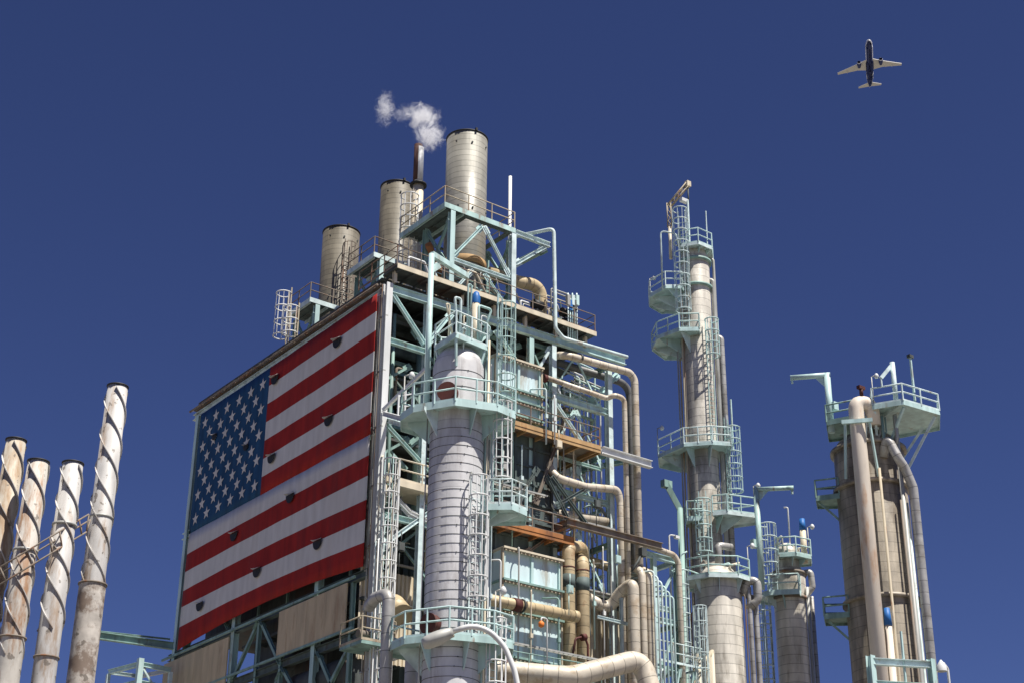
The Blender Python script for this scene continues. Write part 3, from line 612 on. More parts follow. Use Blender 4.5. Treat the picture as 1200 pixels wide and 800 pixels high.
# A: from red flange on duct, along, jog, down
pipe('slim beige pipe running from a red flange on the upper duct to the right edge',
     [(47.7, 61.0, 36.5), (52.2, 61.0, 36.4), (52.7, 60.6, 36.75), (53.45, 60.6, 36.75), (53.45, 60.6, 12)], .145, lagb, .4, fl=[((47.8, 61.0, 36.42), Xv, 1.5, .22, redrust)])
pipe('thick outermost pipe running along the roof edge then down the far right edge', [(48.0, 63.0, 37.6), (48.9, 60.9, 38.2), (53.9, 60.9, 38.45), (54.25, 60.9, 38.1), (54.25, 60.9, 12)], .21, lagb, .9,
     fl=[((50.3, 60.9, 38.32), Xv, 1.15, .14, darkm)])
pipe('dark pipe just inside the outermost beige riser', [(48.6, 62.3, 37.6), (53.85, 62.3, 37.7), (53.85, 62.3, 12)], .21, lagd, .9)  # darker lagging than the neighbouring pipes
pipe('beige pipe that dips out from under the ochre deck and turns down', [(48.1, 62.6, 33.2), (48.1, 61.3, 31.4), (48.6, 60.9, 30.9), (50.6, 60.9, 30.85), (52.8, 60.9, 31.2), (53.0, 60.9, 30.5), (53.0, 60.9, 12)], .21, lagb, .7)
pipe('beige elbow behind the dark cross braces, running right', [(46.9, 61.6, 32.4), (46.9, 61.6, 29.4), (48.0, 61.6, 28.9), (52.0, 61.6, 29.2)], .25, lagb, .6)
# twin ochre pipes
for k, (xx, lb, zz) in enumerate([(49.5, 'left of the twin thick ochre pipes beside the lower duct', 26.9), (50.45, 'right of the twin thick ochre pipes, with a red valve line on it', 26.3)]):
    xx -= 0; pts = [(xx - .15, 60.5, 12), (xx - .15, 60.5, zz + .35), (xx + (.75 if k == 0 else -.5), 61.6 if k == 0 else 62.2, zz + .5), (xx + (.9 if k == 0 else -.5), 62.4 if k == 0 else 64, zz - .6 if k == 0 else zz + .4)]
    t = pipe(lb, pts, .34, lago, .55, 'twin ochre pipes', base=(xx, 60.5, 17))
    part(MB().tube([F_((xx - .15, 60.5, 25.05)), F_((xx - .15, 60.5, 25.75))], .347, 20), 'grey_sleeve', boiler, parent=t)
    part(MB().tube([F_((xx - .15, 60.5, 26.1)), F_((xx - .15, 60.5, 26.16))], .355, 20), 'strap', redrust, parent=t)
v = T('valve_line', (50.5, 60.0, 19), 'thin rust red valve handle line clipped to the right twin ochre pipe', 'valve')
part(MB().tube(fillet([F_((49.6, 59.95, 21.6)), F_((49.8, 59.95, 22.5)), F_((50.4, 59.95, 22.7)), F_((50.6, 59.95, 22.3)), F_((50.6, 59.95, 18.6))], .2), .06, 8), 'valve_stem', redrust, parent=v)
part(MB().tube([F_((50.2, 59.95, 22.62)), F_((50.45, 59.95, 22.68))], .18, 12), 'valve_body', redrust, parent=v)
pipe('horizontal ochre pipe crossing the lower duct with a black flange joint', [(42.5, 59.7, 23.5), (49.9, 59.7, 23.65)], .28, lago, .4, fl=[((46.0, 59.7, 23.57), Xv, 1.18, .42, redrust), ((46.35, 59.7, 23.58), Xv, 1.25, .08, darkm), ((49.75, 59.7, 23.65), Xv, 1.06, .3, lago)])
pipe('beige pipe leaving the twin pipes rightward and rising into the widest riser', [(50.6, 61.2, 24.75), (52.0, 61.2, 24.4), (52.9, 60.4, 25.5), (53.75, 59.6, 26.2), (53.75, 59.6, 0)], .31, lagb, .85)
for k, (xx, lb) in enumerate([(54.4, 'middle of the three side by side risers below the monorail'), (54.9, 'right of the three side by side risers below the monorail')]):
    pipe(lb, [(xx - 1.6, 61.8, 26.5), (xx - .5, 60.6, 27.0), (xx, 60.0, 26.9), (xx, 60.0, 0)], .21, lagb, .6)
pipe('thin brownish pipe behind the monorail feeding the risers', [(50.8, 62.6, 26.8), (53.5, 62.6, 26.6), (55.0, 61, 26.9)], .25, lago, .5)
pipe('pipe along the top of the mint pipe rack, turning down at its right end', [(53.0, 60.9, 28.6), (56.8, 60.9, 28.3), (57.1, 60.9, 27.9), (57.1, 60.9, 14)], .16, lagb, .6)
FIX = False
# large foreground pipe along the bottom
a = PD(585, 786, 64); c_ = PD(668, 793, 64); b = PD(745, 777, 66); d_ = PD(762, 840, 66)
pipe('thick foreground pipe rising along the bottom edge and bending down', [a + V(-3, 1.0, .2), a, c_, b + V(.3, 0, .25), V(d_.x + .1, d_.y, b.z - 1.2), V(d_.x + .1, d_.y, 0)], .44, lagb, 1.2, fl=[(a + V(.25, -.02, 0), Xv, 1.18, .6, redrust), (a + V(.7, -.02, 0), Xv, 1.22, .1, cream)])
# swan-neck pipe left of the near tower
t_ = PD(455, 716, 62.5); a = PD(439, 706, 63.2)
pipe('grey swan-neck pipe rising beside the corner column and bending back inside', [V(t_.x, t_.y, 0), V(t_.x, t_.y, a.z + .25), V(a.x, a.y, a.z + .2), V(a.x + .3, a.y + .9, a.z + .1)], .25, lagg, .5, base=V(t_.x, t_.y, 0))
t_ = PD(484, 770, 66); pipe('second upright grey pipe partly hidden behind the lower near platform', [V(t_.x, t_.y, 0), V(t_.x, t_.y, t_.z + .5), V(t_.x + .2, t_.y + 2, t_.z + .6)], .33, lagg, .4, base=V(t_.x, t_.y, 0))
# tall bundle of thin conduits at the right bays
BU = T('conduit_bundle', (52, 62.6, 20), 'dense bundle of thin upright pipes filling the right bays behind the slim risers', 'pipes')
for k, px_ in enumerate([656, 661, 668, 673, 679, 684, 688, 692, 697, 703, 709, 713]):
    yy = 62.6 + (k % 3) * .35; a = PY(px_, 452 + (k % 4) * 8, yy); zt = a.z + (k % 3) * .5; zb = [20, 24, 26][k % 3]
    x1 = a.x
    m = [mint, white, mint, galv][k % 4]
    pts = [V(x1 - 1.2 - .1 * k, yy, zt + .2), V(x1, yy, zt), V(x1, yy, zb)]
    part(MB().tube(fillet(pts, .25), [.05, .065, .055][k % 3], 8), 'conduit_riser', m, parent=BU)
# cascade of thin nested pipes beside the mint rack
BU = T('conduit_bundle', (56, 59.6, 12), 'row of nested thin mint pipes with bent tops left of the pipe rack', 'pipes')
for k in range(6):
    yy = 59.6; a = PY(766 + k * 4.6, 668 + k * 6, yy); b = PY(754 + k * 2, 664 + k * 6, yy)
    part(MB().tube(fillet([V(b.x, yy + 1.4, a.z), V(a.x, yy, a.z), V(a.x, yy, 12)], .25), .055, 8), 'conduit_riser', mint, parent=BU)
# corrugated sidings
def corrug(label, x0, x1, yv, z0, z1, m=corr):
    c = MB(); n = int((x1 - x0) / .24); vs = []; fs = []
    for i in range(n + 1):
        for (dx, dy) in ((0, 0), (.10, 0), (.14, .09), (.2, .09)):
            vs += [V(x0 + i * .24 + dx, yv + dy, z0), V(x0 + i * .24 + dx, yv + dy, z1)]
    for i in range(len(vs) // 2 - 1): fs.append((2 * i, 2 * i + 2, 2 * i + 3, 2 * i + 1))
    c.add(vs, fs); o = c.build('corrugated_siding', m, BH, label=label); q = o.modifiers.new('t', 'SOLIDIFY'); q.thickness = .01; return o
corrug('cream corrugated siding between the twin pipes and the risers', 51.5, 54.6, 62.6, 10, 24.9)
corrug('cream corrugated siding in the bay beside the corner column', 38.0, 41.5, 63.2, 20.0, 24.5)
corrug('cream corrugated siding beneath the twin pipes', 48.6, 51.3, 61.9, 10, 23)
one('beam', (51.4, 62.3, 25.1), (54.9, 62.3, 25.1), .2, .35, m=darkm)
part(MB().bb((50.9, 63.2, 0), (56, 67, 25.4)), 'boiler_casing', boiler)
tag(MB().tube(fillet([(39.6, 61.9, 22.0), (39.6, 62.6, 22.6), (40.0, 63.4, 22.9)], .4), .62, 20).build('round_duct', lago), 'stubby dark mouthed round duct in front of the cream siding left of the near tower', 'duct')
# right pipe rack
rk = T('pipe_rack', (55.2, 61.3, 0), 'open mint painted pipe rack between the risers and the wide tower', 'steel structure')
for xx in (55.2, 56.85): one('column', (xx, 61.3, 0), (xx, 61.3, 27.9), .26, .26, up=V(0, 1, 0), parent=rk)
for xx in (55.2, 56.85): one('column', (xx, 64.3, 0), (xx, 64.3, 27.9), .26, .26, up=V(0, 1, 0), parent=rk, m=mintd)
for z_ in (27.9, 24.4, 21.9, 19.4): one('beam', (54.2, 61.25, z_), (57.1, 61.25, z_), .2, .32 if z_ > 22 else .2, parent=rk, m=mint)
for z_ in (27.9, 24.4, 21.9):
    one('beam', (56.85, 61.4, z_), (56.85, 64.2, z_), .2, .26, parent=rk, m=mint); one('beam', (55.2, 64.3, z_), (56.85, 64.3, z_), .2, .26, parent=rk, m=mintd)
for z_ in (27.7, 24.2, 21.7): one('brace', (55.3, 61.3, z_ - 2.6), (56.75, 61.3, z_ - .2), .12, .12, parent=rk)
for k in range(5): one('tray_rung', (55.3, 62.6, 26.9 - k * .55), (56.85, 62.6, 27.1 - k * .55), .08, .08, parent=rk, m=mint, sect='bar')
for k, z_ in enumerate((22.0, 19.6)):
    p = MB(); rail(p, [(54.4, 60.6, z_), (57.9, 60.6, z_), (57.9, 62, z_)], r=.035, sp=.7); part(p, 'railing', mint, parent=rk)
for k in range(3):
    one('brace', (54.3 + k, 60.7, 17.6), (55.3 + k, 60.7, 21.8), .07, .07, parent=rk, sect='bar'); one('beam', (54.2, 60.75 + .4 * k, 20.6 - k * .9), (57.9, 60.75 + .4 * k, 20.6 - k * .9), .12, .14, parent=rk)
ladder(rk, (57.6, 60.7, 14), 24.4, (.3, -1), mint, mint, cage0=2, r=.03, cr=.35)
for k in range(10): part(MB().tube([(54.6 + k * .33, 60.9, 12), (54.6 + k * .33, 60.9, 20.5 + (k % 3) * .6)], .04, 7), 'conduit', mint, parent=rk)
# foreground deck rail at bottom, right of the near tower
p = MB(); rail(p, [PY(560, 780, 59.0), PY(705, 804, 59.0)], h=1.0, r=.03, toe=True); p.bar(PY(560, 780, 59.0) + V(0, .5, -.05), PY(705, 804, 59.0) + V(0, .5, -.05), .9, .06); part(p, 'lower_walkway', mintd)
one('column', PY(728, 800, 60.3) * 1 + V(0, 0, -14), PY(728, 700, 60.3), .14, .14, up=V(0, 1, 0)); one('beam', PY(700, 722, 60.2), PY(745, 733, 60.2), .12, .16)
for k, (x_, y0_, y1_, yy_) in enumerate([(573, 600, 800, 58.5), (585, 655, 800, 58.7), (607, 640, 790, 60.0), (622, 690, 800, 59.2), (655, 700, 800, 59.6), (697, 655, 760, 60.4), (709, 640, 800, 61.0), (718, 660, 790, 60.8), (737, 610, 690, 61.2), (571, 420, 520, 59.9), (640, 455, 520, 60.1), (650, 462, 520, 60.1), (661, 500, 640, 61.0), (673, 520, 650, 61.1), (600, 500, 640, 60.9), (611, 520, 600, 60.7)]):
    a_ = PY(x_, y1_, yy_); b_ = PY(x_, y0_, yy_); m_ = [mint, white, galv, cream, mintd][k % 5]; q_ = [V(a_.x, yy_, a_.z - (8 if y1_ > 780 else 0)), V(a_.x, yy_, b_.z), V(a_.x + [.5, -.6, .3][k % 3], yy_ + .6, b_.z)]
    mb = MB(); mb.tube(fillet(q_, .15), [.035, .05, .045][k % 3], 7)
    mb.box(V(a_.x, yy_, (a_.z + b_.z) / 2), (.16, .16, .22)); part(mb, 'conduit', m_)
for k, (x_, y_, yy_) in enumerate([(600, 735, 58.9), (668, 690, 59.2), (655, 520, 60.0), (700, 590, 60.4), (590, 545, 59.6), (724, 655, 60.0), (455, 560, 60.7), (470, 640, 60.6)]):
    c_ = PY(x_, y_, yy_); mb = MB(); mb.box(c_, (.34, .14, .42)); mb.box(c_ + V(0, -.085, 0), (.28, .03, .36)); mb.tube([c_ + V(0, 0, .2), c_ + V(0, 0, .8)], .03, 7); mb.tube([c_ - V(.08, 0, .2), c_ - V(.08, 0, 1.3)], .025, 7)
    part(mb, 'junction_box', [galv, mint, cream, darkm][k % 4])
for k, (x0_, x1_, y_, yy_) in enumerate([(562, 700, 745, 59.4), (600, 745, 670, 61.3), (640, 720, 600, 61.2), (560, 640, 560, 60.9)]):
    a_ = PY(x0_, y_, yy_); a2 = V(PY(x1_, y_, yy_).x, yy_, a_.z); mb = MB()
    for s_ in (-1, 1): mb.bar(a_ + V(0, s_ * .12, 0), a2 + V(0, s_ * .12, 0), .02, .08)
    n_ = int((a2 - a_).length / .3)
    for q_ in range(n_ + 1): mb.bar(a_.lerp(a2, q_ / n_) + V(0, -.115, 0), a_.lerp(a2, q_ / n_) + V(0, .115, 0), .03, .02)
    for q_ in (-.06, 0, .05): mb.tube([a_ + V(0, q_, .03), a2 + V(0, q_, .03)], .02, 6)
    part(mb, 'cable_tray', galv)
# small orange lamp post on the lower walkway
a = PY(641, 728, 58.8); lp = T('warning_lamp', (a.x, a.y, a.z - 3), 'thin white pole with a round orange lamp in front of the lower duct', 'lamp')
part(MB().tube(fillet([V(a.x, a.y, a.z - 3), V(a.x, a.y, a.z + .15), V(a.x - .35, a.y, a.z + .15), V(a.x - .35, a.y, a.z - .05)], .1), .04, 8), 'pole', white, parent=lp)
part(MB().lathe((a.x - .35, a.y), [(.02, a.z - .35), (.14, a.z - .28), (.15, a.z - .12), (.06, a.z - .02), (.01, a.z)], 14), 'lamp_globe', orange, parent=lp)

# ------------------------------------------------------------------ towers
def basis(c):
    f = Vector((c[0], c[1], 0)).normalized(); r = Vector((f.y, -f.x, 0)); return r, f
def loc(c, q, z): r, f = basis(c); return V(c[0], c[1], z) + r * q[0] + f * q[1]
def platform(parent, c, z, pts, mtl=None, chain=None, br=None, fas=.22, rr=.035, h=1.1, brd=1.0, rin=1.0, mr=None, sp=1.2):
    mtl = mtl or mint; W = [loc(c, q, z) for q in pts]; n = len(pts)
    d = MB(); d.prism(W, z - .06, z)
    for i in range(n):
        a, b = W[i], W[(i + 1) % n]; d.bar(a + Zv * (-fas / 2 + .04), b + Zv * (-fas / 2 + .04), .03, fas)
    po = d.build('platform', mtl, parent)
    ch = chain if chain is not None else list(range(n)) + [0]
    part(rail(MB(), [W[i] for i in ch], r=rr, h=h, sp=sp), 'railing', mr or mtl, parent=po)
    for (rx, fy) in (br or []):
        e = loc(c, (rx, fy), z); ctr = loc(c, (0, 0), z); dr = (e - ctr).normalized(); i0 = ctr + dr * (rin - .02); sd = dr.cross(Zv) * .04
        mb = MB(); mb.slab([e + Zv * -.07 - sd / 2, i0 + Zv * -.07 - sd / 2, i0 - Zv * brd - sd / 2, i0 - Zv * (brd - .12) + dr * .12 - sd / 2, e - Zv * .2 - sd / 2], sd); mb.build('bracket', mtl, po)
    return po
# C1 : near tower
c1 = (35.12, 51.12); e1 = basis(c1)
C1 = T('process_tower', (*c1, 0), 'near insulated tower wrapped in dark straps, standing in front of the flagged structure', 'tower')
zP = 27.52; zP2 = PD(533, 756, 62).z; zP3 = PD(533, 402, 62).z - .3
part(MB().lathe(c1, [(1.14, 0), (1.14, zP - .6), (1.1, zP - .3), (1.1, zP3 - .95), (.98, zP3 - .5), (.7, zP3 - .12), (.02, zP3 - .07)], 56), 'shell', cladm, parent=C1)
z_ = 3.5
while z_ < zP3 - 1.0:
    if not (zP - .8 < z_ < zP + .8):
        rr = 1.145 if z_ < zP - .6 else 1.105; bands = MB()
        bands.lathe(c1, [(rr - .01, z_ - .009), (rr + .008, z_ - .009), (rr + .008, z_ + .009), (rr - .01, z_ + .009)], 56)
        for a in (0, 118, 240):
            q = R_(a + (z_ * 17) % 20); bands.box((c1[0] + (rr + .01) * math.cos(q), c1[1] + (rr + .01) * math.sin(q), z_), (.04, .04, .035))
        part(bands, 'strap_band', darkm, parent=C1)
    z_ += .385 if z_ < zP else .75
po = [(-2.4, .05), (-1.85, -.95), (-.1, -1.8), (1.66, -1.3), (2.45, -.5), (2.45, .9), (1.2, 2.1), (-1.2, 2.1), (-2.4, 1.2)]
platform(C1, c1, zP, po, br=[(-2.1, .6), (-1.4, -1.3), (.8, -1.5), (2.2, -.8)], rin=1.1, brd=1.25, fas=.26, rr=.04)
platform(C1, c1, zP2, po, br=[(-2.1, .3), (-1.2, -1.2), (.7, -1.5), (2.2, -.8)], rin=1.14, brd=1.25, fas=.26, rr=.04)
platform(C1, c1, zP3, [(-1.05, .6), (-1.05, -.15), (-.15, -1.55), (1.2, -.35), (1.3, .6), (.8, 1.15), (-.8, 1.15)], br=[(.2, -1.0)], rin=.6, brd=1.0, fas=.2, rr=.04)
for q in ((-.98, -.15), (-.14, -1.45), (1.12, -.35), (1.1, .7), (-.8, 1)):
    a = loc(c1, q, zP3 - .1); b = loc(c1, (q[0] * .75, q[1] * .75), zP + 1.9); one('support_leg', a, b, .09, .09, parent=C1, sect='bar')
# manholes
for zz, q in ((zP + .62, (-.35, -1)), (zP2 + .6, (-.75, -.85))):
    d = (loc(c1, q, zz) - V(*c1, zz)).normalized(); a = V(*c1, zz) + d * 1.05
    mh = part(MB().tube([a, a + d * .32], .40, 20), 'manhole', redrust, parent=C1); part(MB().tube([a + d * .32, a + d * .4], .43, 20), 'cover', redrust, parent=mh)
# blue capped vent above
p = PD(558, 348, 63); vt = T('capped_vent_pipe', (p.x, p.y, zP3), 'cream vent pipe with a blue cap above the near tower', 'pipe')
part(MB().tube([(p.x, p.y, zP3), (p.x, p.y, p.z - .3)], .17, 12), 'pipe_run', cream, parent=vt)
part(MB().lathe((p.x, p.y), [(.18, p.z - .35), (.2, p.z - .05), (.12, p.z + .2), (.02, p.z + .28)], 14), 'cap', bluecap, parent=vt)
# piping tangle on top of the near tower
for k in range(10):
    x = c1[0] + rnd.uniform(-.6, 1.4); y = c1[1] + rnd.uniform(-.8, .9); L = rnd.uniform(.8, 3.2)
    part(MB().tube(fillet([V(x, y, zP3), V(x, y, zP3 + L), V(x + rnd.uniform(-.5, .9), y, zP3 + L), V(x + rnd.uniform(-.4, .9), y + .3, zP3 + .2)], .12), rnd.choice([.03, .045, .06]), 7), 'instrument_line', rnd.choice([white, mint, cream, galv]), parent=C1)
# davit post and arm left of the tower top
a = PD(495, 446, 63); b = PD(506, 298, 63); c2_ = PZ(548, 322, b.z)
dv = MB(); dv.tube([V(b.x, b.y, zP + .1), V(b.x, b.y, b.z)], .13, 12); dv.bar(V(b.x, b.y, b.z), V(c2_.x, c2_.y, b.z - .1), .2, .26); dv.bar(V(b.x, b.y, b.z - .8), V(b.x, b.y, b.z - .3).lerp(V(c2_.x, c2_.y, b.z - .4), .22), .05, .3)
dv.bb(V(b.x - .3, b.y - .2, zP + .0), V(b.x + .3, b.y + .2, zP + .2)); part(dv, 'davit', mint, parent=C1)
# ladders right of the tower and mid balcony
q = loc(c1, (.98, -.78), 0)
ladder(C1, loc(c1, (.85, -.95), zP2), PD(545, 560, 61).z - .7, -e1[1] + e1[0] * .4, mint, white, cage0=1.6, r=.035)
zb = PD(590, 598, 61.5).z
platform(C1, c1, zb, [(1.0, -.5), (1.3, -1.25), (2.3, -1.35), (2.95, -.6), (2.95, .6), (1.0, .8)], chain=[1, 2, 3, 4, 5], fas=.26, rr=.035, br=[(2.6, -.5), (1.8, -.9)], rin=1.1, brd=.8, sp=.5)
ladder(C1, loc(c1, (1.75, -.2), zb), zP - .2, e1[0] * .6 - e1[1], mint, white, cage0=1.4, r=.035)
ladder(C1, loc(c1, (1.75, -.1), zP), zP3 + 1.6, e1[0] - e1[1] * .5, mint, mint, cage0=1.0, r=.035)
ladder(C1, loc(c1, (1.6, -.4), 6), zP2 - .1, e1[0] * .6 - e1[1], mint, white, cage0=2.4, r=.035)
for k, (rx, fy, z0, z1) in enumerate([(1.3, -.3, 0, 31), (1.42, -.1, 0, 30), (1.22, .1, 4, 30.5), (-1.25, -.3, 0, 27.3), (1.5, .5, 0, 29)]):
    a = loc(c1, (rx, fy), z0); part(MB().tube([a, V(a.x, a.y, z1)], [.05, .03, .06, .03, .04][k], 8), 'instrument_line', [cream, white, mint, galv, mint][k], parent=C1)
# bridge from corner column to the platform
br = T('access_bridge', (38.0, 59, 27), 'short stair and landing joining the corner column to the near tower platform', 'walkway')
a = PY(449, 484, BY - .3); b = PD(486, 494, 63)
one('beam', a, b, .16, .22, parent=br, m=white); one('beam', a + V(.6, .6, 0), b + V(.6, .6, 0), .16, .22, parent=br, m=mint)
a2 = PY(449, 480, BY - .3); b2 = PY(503, 428, BY - 3.5); one('stair_rail', a2, b2, .14, .16, parent=br, m=white, sect='bar')
for (x, y0, y1) in ((466, 462, 492), (483, 446, 480), (474, 455, 488)):
    u = PY(x, y1, BY - 2.4); one('post', u, V(u.x, u.y, PY(x, y0, BY - 2.4).z), .08, .08, parent=br, m=white, sect='bar')
one('stair_rail', PY(466, 464, BY - 2.4), PY(483, 461, BY - 2.4), .06, .06, parent=br, m=white, sect='bar'); one('stair_rail', PY(466, 476, BY - 2.4), PY(483, 475, BY - 2.4), .06, .06, parent=br, m=white, sect='bar')

# ---- slim tall tower
def P2(x, y): return PD(x, y, 95)
t0 = P2(829, 680); c2 = (PD(823, 500, 95).x, PD(823, 500, 95).y); e2 = basis(c2)
z = lambda y, x=823: P2(x, y).z
C2 = T('process_tower', (*c2, 0), 'slim tallest tower with round mint platforms and a rusty crane on top', 'tower')
zt2 = z(292); part(MB().lathe(c2, [(.96, 0), (.96, zt2 - .9), (.8, zt2 - .3), (.3, zt2), (.02, zt2 + .05)], 36), 'shell', clads, parent=C2)
rg = MB()
for yy in (309, 339): part(MB().lathe(c2, [(.95, z(yy) - .1), (1.12, z(yy) - .1), (1.12, z(yy) + .06), (.95, z(yy) + .06)], 36), 'ring_flange', mintd, parent=C2)
platform(C2, c2, z(296), [(-.9, -1.2), (.3, -1.5), (1.2, -.6), (1.25, 1.2), (-.9, 1.3)], rr=.04, br=[(.4, -1.2), (1.0, -.5)], rin=.7, brd=.7, fas=.2)
for yy, cc in ((345, 1), (398, 2), (530, 3)):
    pts = {1: [(-.9, -1.3), (-2.0, -1.45), (-3.1, -.2), (-3.2, 1.2), (-2.4, 2.4), (-.9, 2.2), (-.6, .5)],
           2: [(.1, -1.7), (-1.2, -1.8), (-2.7, -.7), (-3.1, 1.0), (-2.3, 2.6), (-.8, 2.8), (.2, 1.5)],
           3: [(1.75, -1.4), (.6, -1.75), (-1.2, -1.6), (-2.9, .3), (-2.9, 2.0), (-1.6, 3.0), (.3, 2.2), (1.7, .6)]}[cc]
    platform(C2, c2, z(yy), pts, rr=.045, br=[(p[0] * .92, p[1] * .92) for p in pts[1:5]], rin=.96, brd=1.3, fas=.2)
platform(C2, c2, z(610), [(.4, -1.6), (1.3, -1.75), (3.0, -.9), (3.1, .5), (1.0, 1.2)], chain=[0, 1, 2, 3, 4], rr=.045, br=[(2.2, -.9), (1.0, -1.3)], rin=.96, brd=1.1, fas=.24)
platform(C2, c2, z(615), [(-.2, -1.5), (-1.2, -1.5), (-1.3, -.4), (-.9, .2)], chain=[0, 1, 2], rr=.045)
ladder(C2, loc(c2, (-.75, -.85), z(395)), z(268), -e2[1] - e2[0] * .3, mint, mint, cage0=1.4, r=.045, cr=.5)
ladder(C2, loc(c2, (.7, -.95), z(530)), z(398), -e2[1] + e2[0] * .7, mint, mint, cage0=6.2, r=.045, cr=.45)
ladder(C2, loc(c2, (1.5, -.6), z(606)), z(512), e2[0] - e2[1] * .5, mint, mint, cage0=1.4, r=.045, cr=.5)
ladder(C2, loc(c2, (-.2, -1.15), z(682)), z(600), -e2[1], mint, mint, cage0=1.4, r=.045, cr=.5)
for k, (rx, fy, y0, y1, r, m) in enumerate([(1.15, -.1, 800, 330, .16, galv), (1.5, .2, 800, 395, .2, lagg), (1.25, .5, 720, 300, .1, galv), (-1.05, -.5, 800, 345, .07, cream), (-1.25, -.3, 800, 420, .06, tanrail), (-.95, -.75, 800, 330, .05, brownsteel), (-1.4, -.1, 800, 400, .05, galv)]):
    a = loc(c2, (rx, fy), 0); top = V(a.x, a.y, z(y1)); part(MB().tube(fillet([a, top, top - e2[0] * .5 * (1 if rx > 0 else -1)], .3), r, 10), 'side_pipe', m, parent=C2)
a = loc(c2, (1.9, -.3), z(530)); one('pole', a, V(a.x, a.y, z(471)), .08, .08, parent=C2, sect='bar')
# pipe loop beside upper platforms
pts = [loc(c2, (-2.2, -1.3), z(345) - 0.2), loc(c2, (-2.2, -1.4), z(280)), loc(c2, (-1.2, -1.4), z(284)), loc(c2, (-1.0, -1.3), z(300))]
part(MB().tube(fillet(pts, .25), .06, 8), 'instrument_line', mint, parent=C2)
# crane on the top
b = loc(c2, (-1.6, .2), z(300)); tp = V(b.x, b.y, z(238)); hk = P2(806, 216); 
cr = MB(); cr.tube([b, V(b.x, b.y, z(262))], .12, 10); ho = part(cr, 'crane_mast', cream, parent=C2)
def lattice(a, b, w, n, r, name, m, parent):
    mb = MB(); d = (b - a).normalized(); s1 = d.orthogonal().normalized() * w / 2; s2 = d.cross(s1).normalized() * w / 2
    cs = [s1 + s2, s1 - s2, -s1 - s2, -s1 + s2]
    for c in cs: mb.tube([a + c, b + c], r, 6)
    for i in range(n):
        for j in range(4): mb.tube([a.lerp(b, i / n) + cs[j], a.lerp(b, (i + 1) / n) + cs[(j + 1) % 4]], r * .7, 5, cap=False)
    return mb.build(name, m, parent)
k1 = V(b.x, b.y, z(262)); k2 = k1 + V(0, 0, 1.8); k3 = V(hk.x, hk.y, hk.z)
lattice(k1, k2, .26, 4, .045, 'crane_mast', tanrail, C2); lattice(k2 - Zv * .2, k3, .26, 5, .045, 'crane_arm', tanrail, C2)
part(MB().box(k3, (.35, .3, .4)), 'crane_head', cream, parent=C2); part(MB().tube([k3 - Zv * .3, k3 - Zv * 1.6], .06, 6), 'hook_line', darkm, parent=C2)
a = loc(c2, (-.3, -.9), z(292)); b = V(a.x, a.y, z(242)); one('pole', a, b, .11, .11, parent=C2, sect='bar'); part(MB().box(b + e2[0] * -.25, (.6, .3, .25)), 'floodlight', white, parent=C2)
a = loc(c2, (.9, -.5), z(292)); one('pole', a, V(a.x, a.y, z(252)), .06, .06, parent=C2, sect='bar')

# ---- wide vessel in front of the slim tower
D3 = 90; c3 = (PD(843, 720, D3).x, PD(843, 720, D3).y); e3 = basis(c3)
z3 = lambda y: PD(845, y, D3).z
C3 = T('process_tower', (*c3, 0), 'wide pale vessel at the foot of the slim tower, under a mint railed platform', 'tower')
part(MB().lathe(c3, [(1.36, 0), (1.36, z3(688)), (1.2, z3(676)), (.9, z3(668)), (.4, z3(664)), (.02, z3(663))], 48), 'shell', clads, parent=C3)
rg = MB()

platform(C3, c3, z3(682), [(-1.75, -1.2), (-.5, -1.8), (1.2, -1.5), (1.85, -.7), (1.85, 1.0), (.8, 1.9), (-1.0, 1.9), (-1.8, .8)], rr=.045, br=[(-1.3, -1.2), (.1, -1.6), (1.4, -1.0)], rin=1.36, brd=.9, fas=.22)
for k, (rx, fy, y1, r, m) in enumerate([(1.75, -.4, 690, .15, lagg), (2.1, 0, 702, .17, lagg), (-1.8, -.4, 695, .06, mint), (-2.1, -.3, 650, .05, mint), (-1.6, -.6, 720, .05, brownsteel), (1.5, -.6, 700, .04, brownsteel), (-2.4, -.2, 670, .06, mint)]):
    a = loc(c3, (rx, fy), 0); top = V(a.x, a.y, z3(y1)); part(MB().tube(fillet([a, top, top + e3[0] * (-.5 if rx > 0 else .4) + Zv * .2], .3), r, 10), 'side_pipe', m, parent=C3)
part(MB().tube(fillet([loc(c3, (1.5, -.2), z3(700)), loc(c3, (1.6, -.5), z3(684)), loc(c3, (2.25, -.5), z3(684)), loc(c3, (2.25, -.4), z3(706)), loc(c3, (1.6, -.3), z3(716))], .5), .25, 14), 'gooseneck', lagg, parent=C3)
part(MB().tube(fillet([loc(c3, (.1, -.3), z3(668)), loc(c3, (.1, -.3), z3(640)), loc(c3, (.9, .2), z3(640))], .3), .22, 12), 'top_nozzle', lagg, parent=C3)
for k in range(7):
    a = loc(c3, (rnd.uniform(-1, 1), rnd.uniform(-.9, .3)), z3(676)); part(MB().tube(fillet([a, a + Zv * rnd.uniform(.4, 1.3), a + Zv * .6 + e3[0] * rnd.uniform(-.6, .6)], .1), rnd.choice([.05, .08]), 7), 'instrument_line', rnd.choice([cream, brownsteel, mint, galv]), parent=C3)
ladder(C3, loc(c3, (-2.1, -.7), 14), z3(690), -e3[1], mint, mint, cage0=1.4, r=.04, cr=.45)
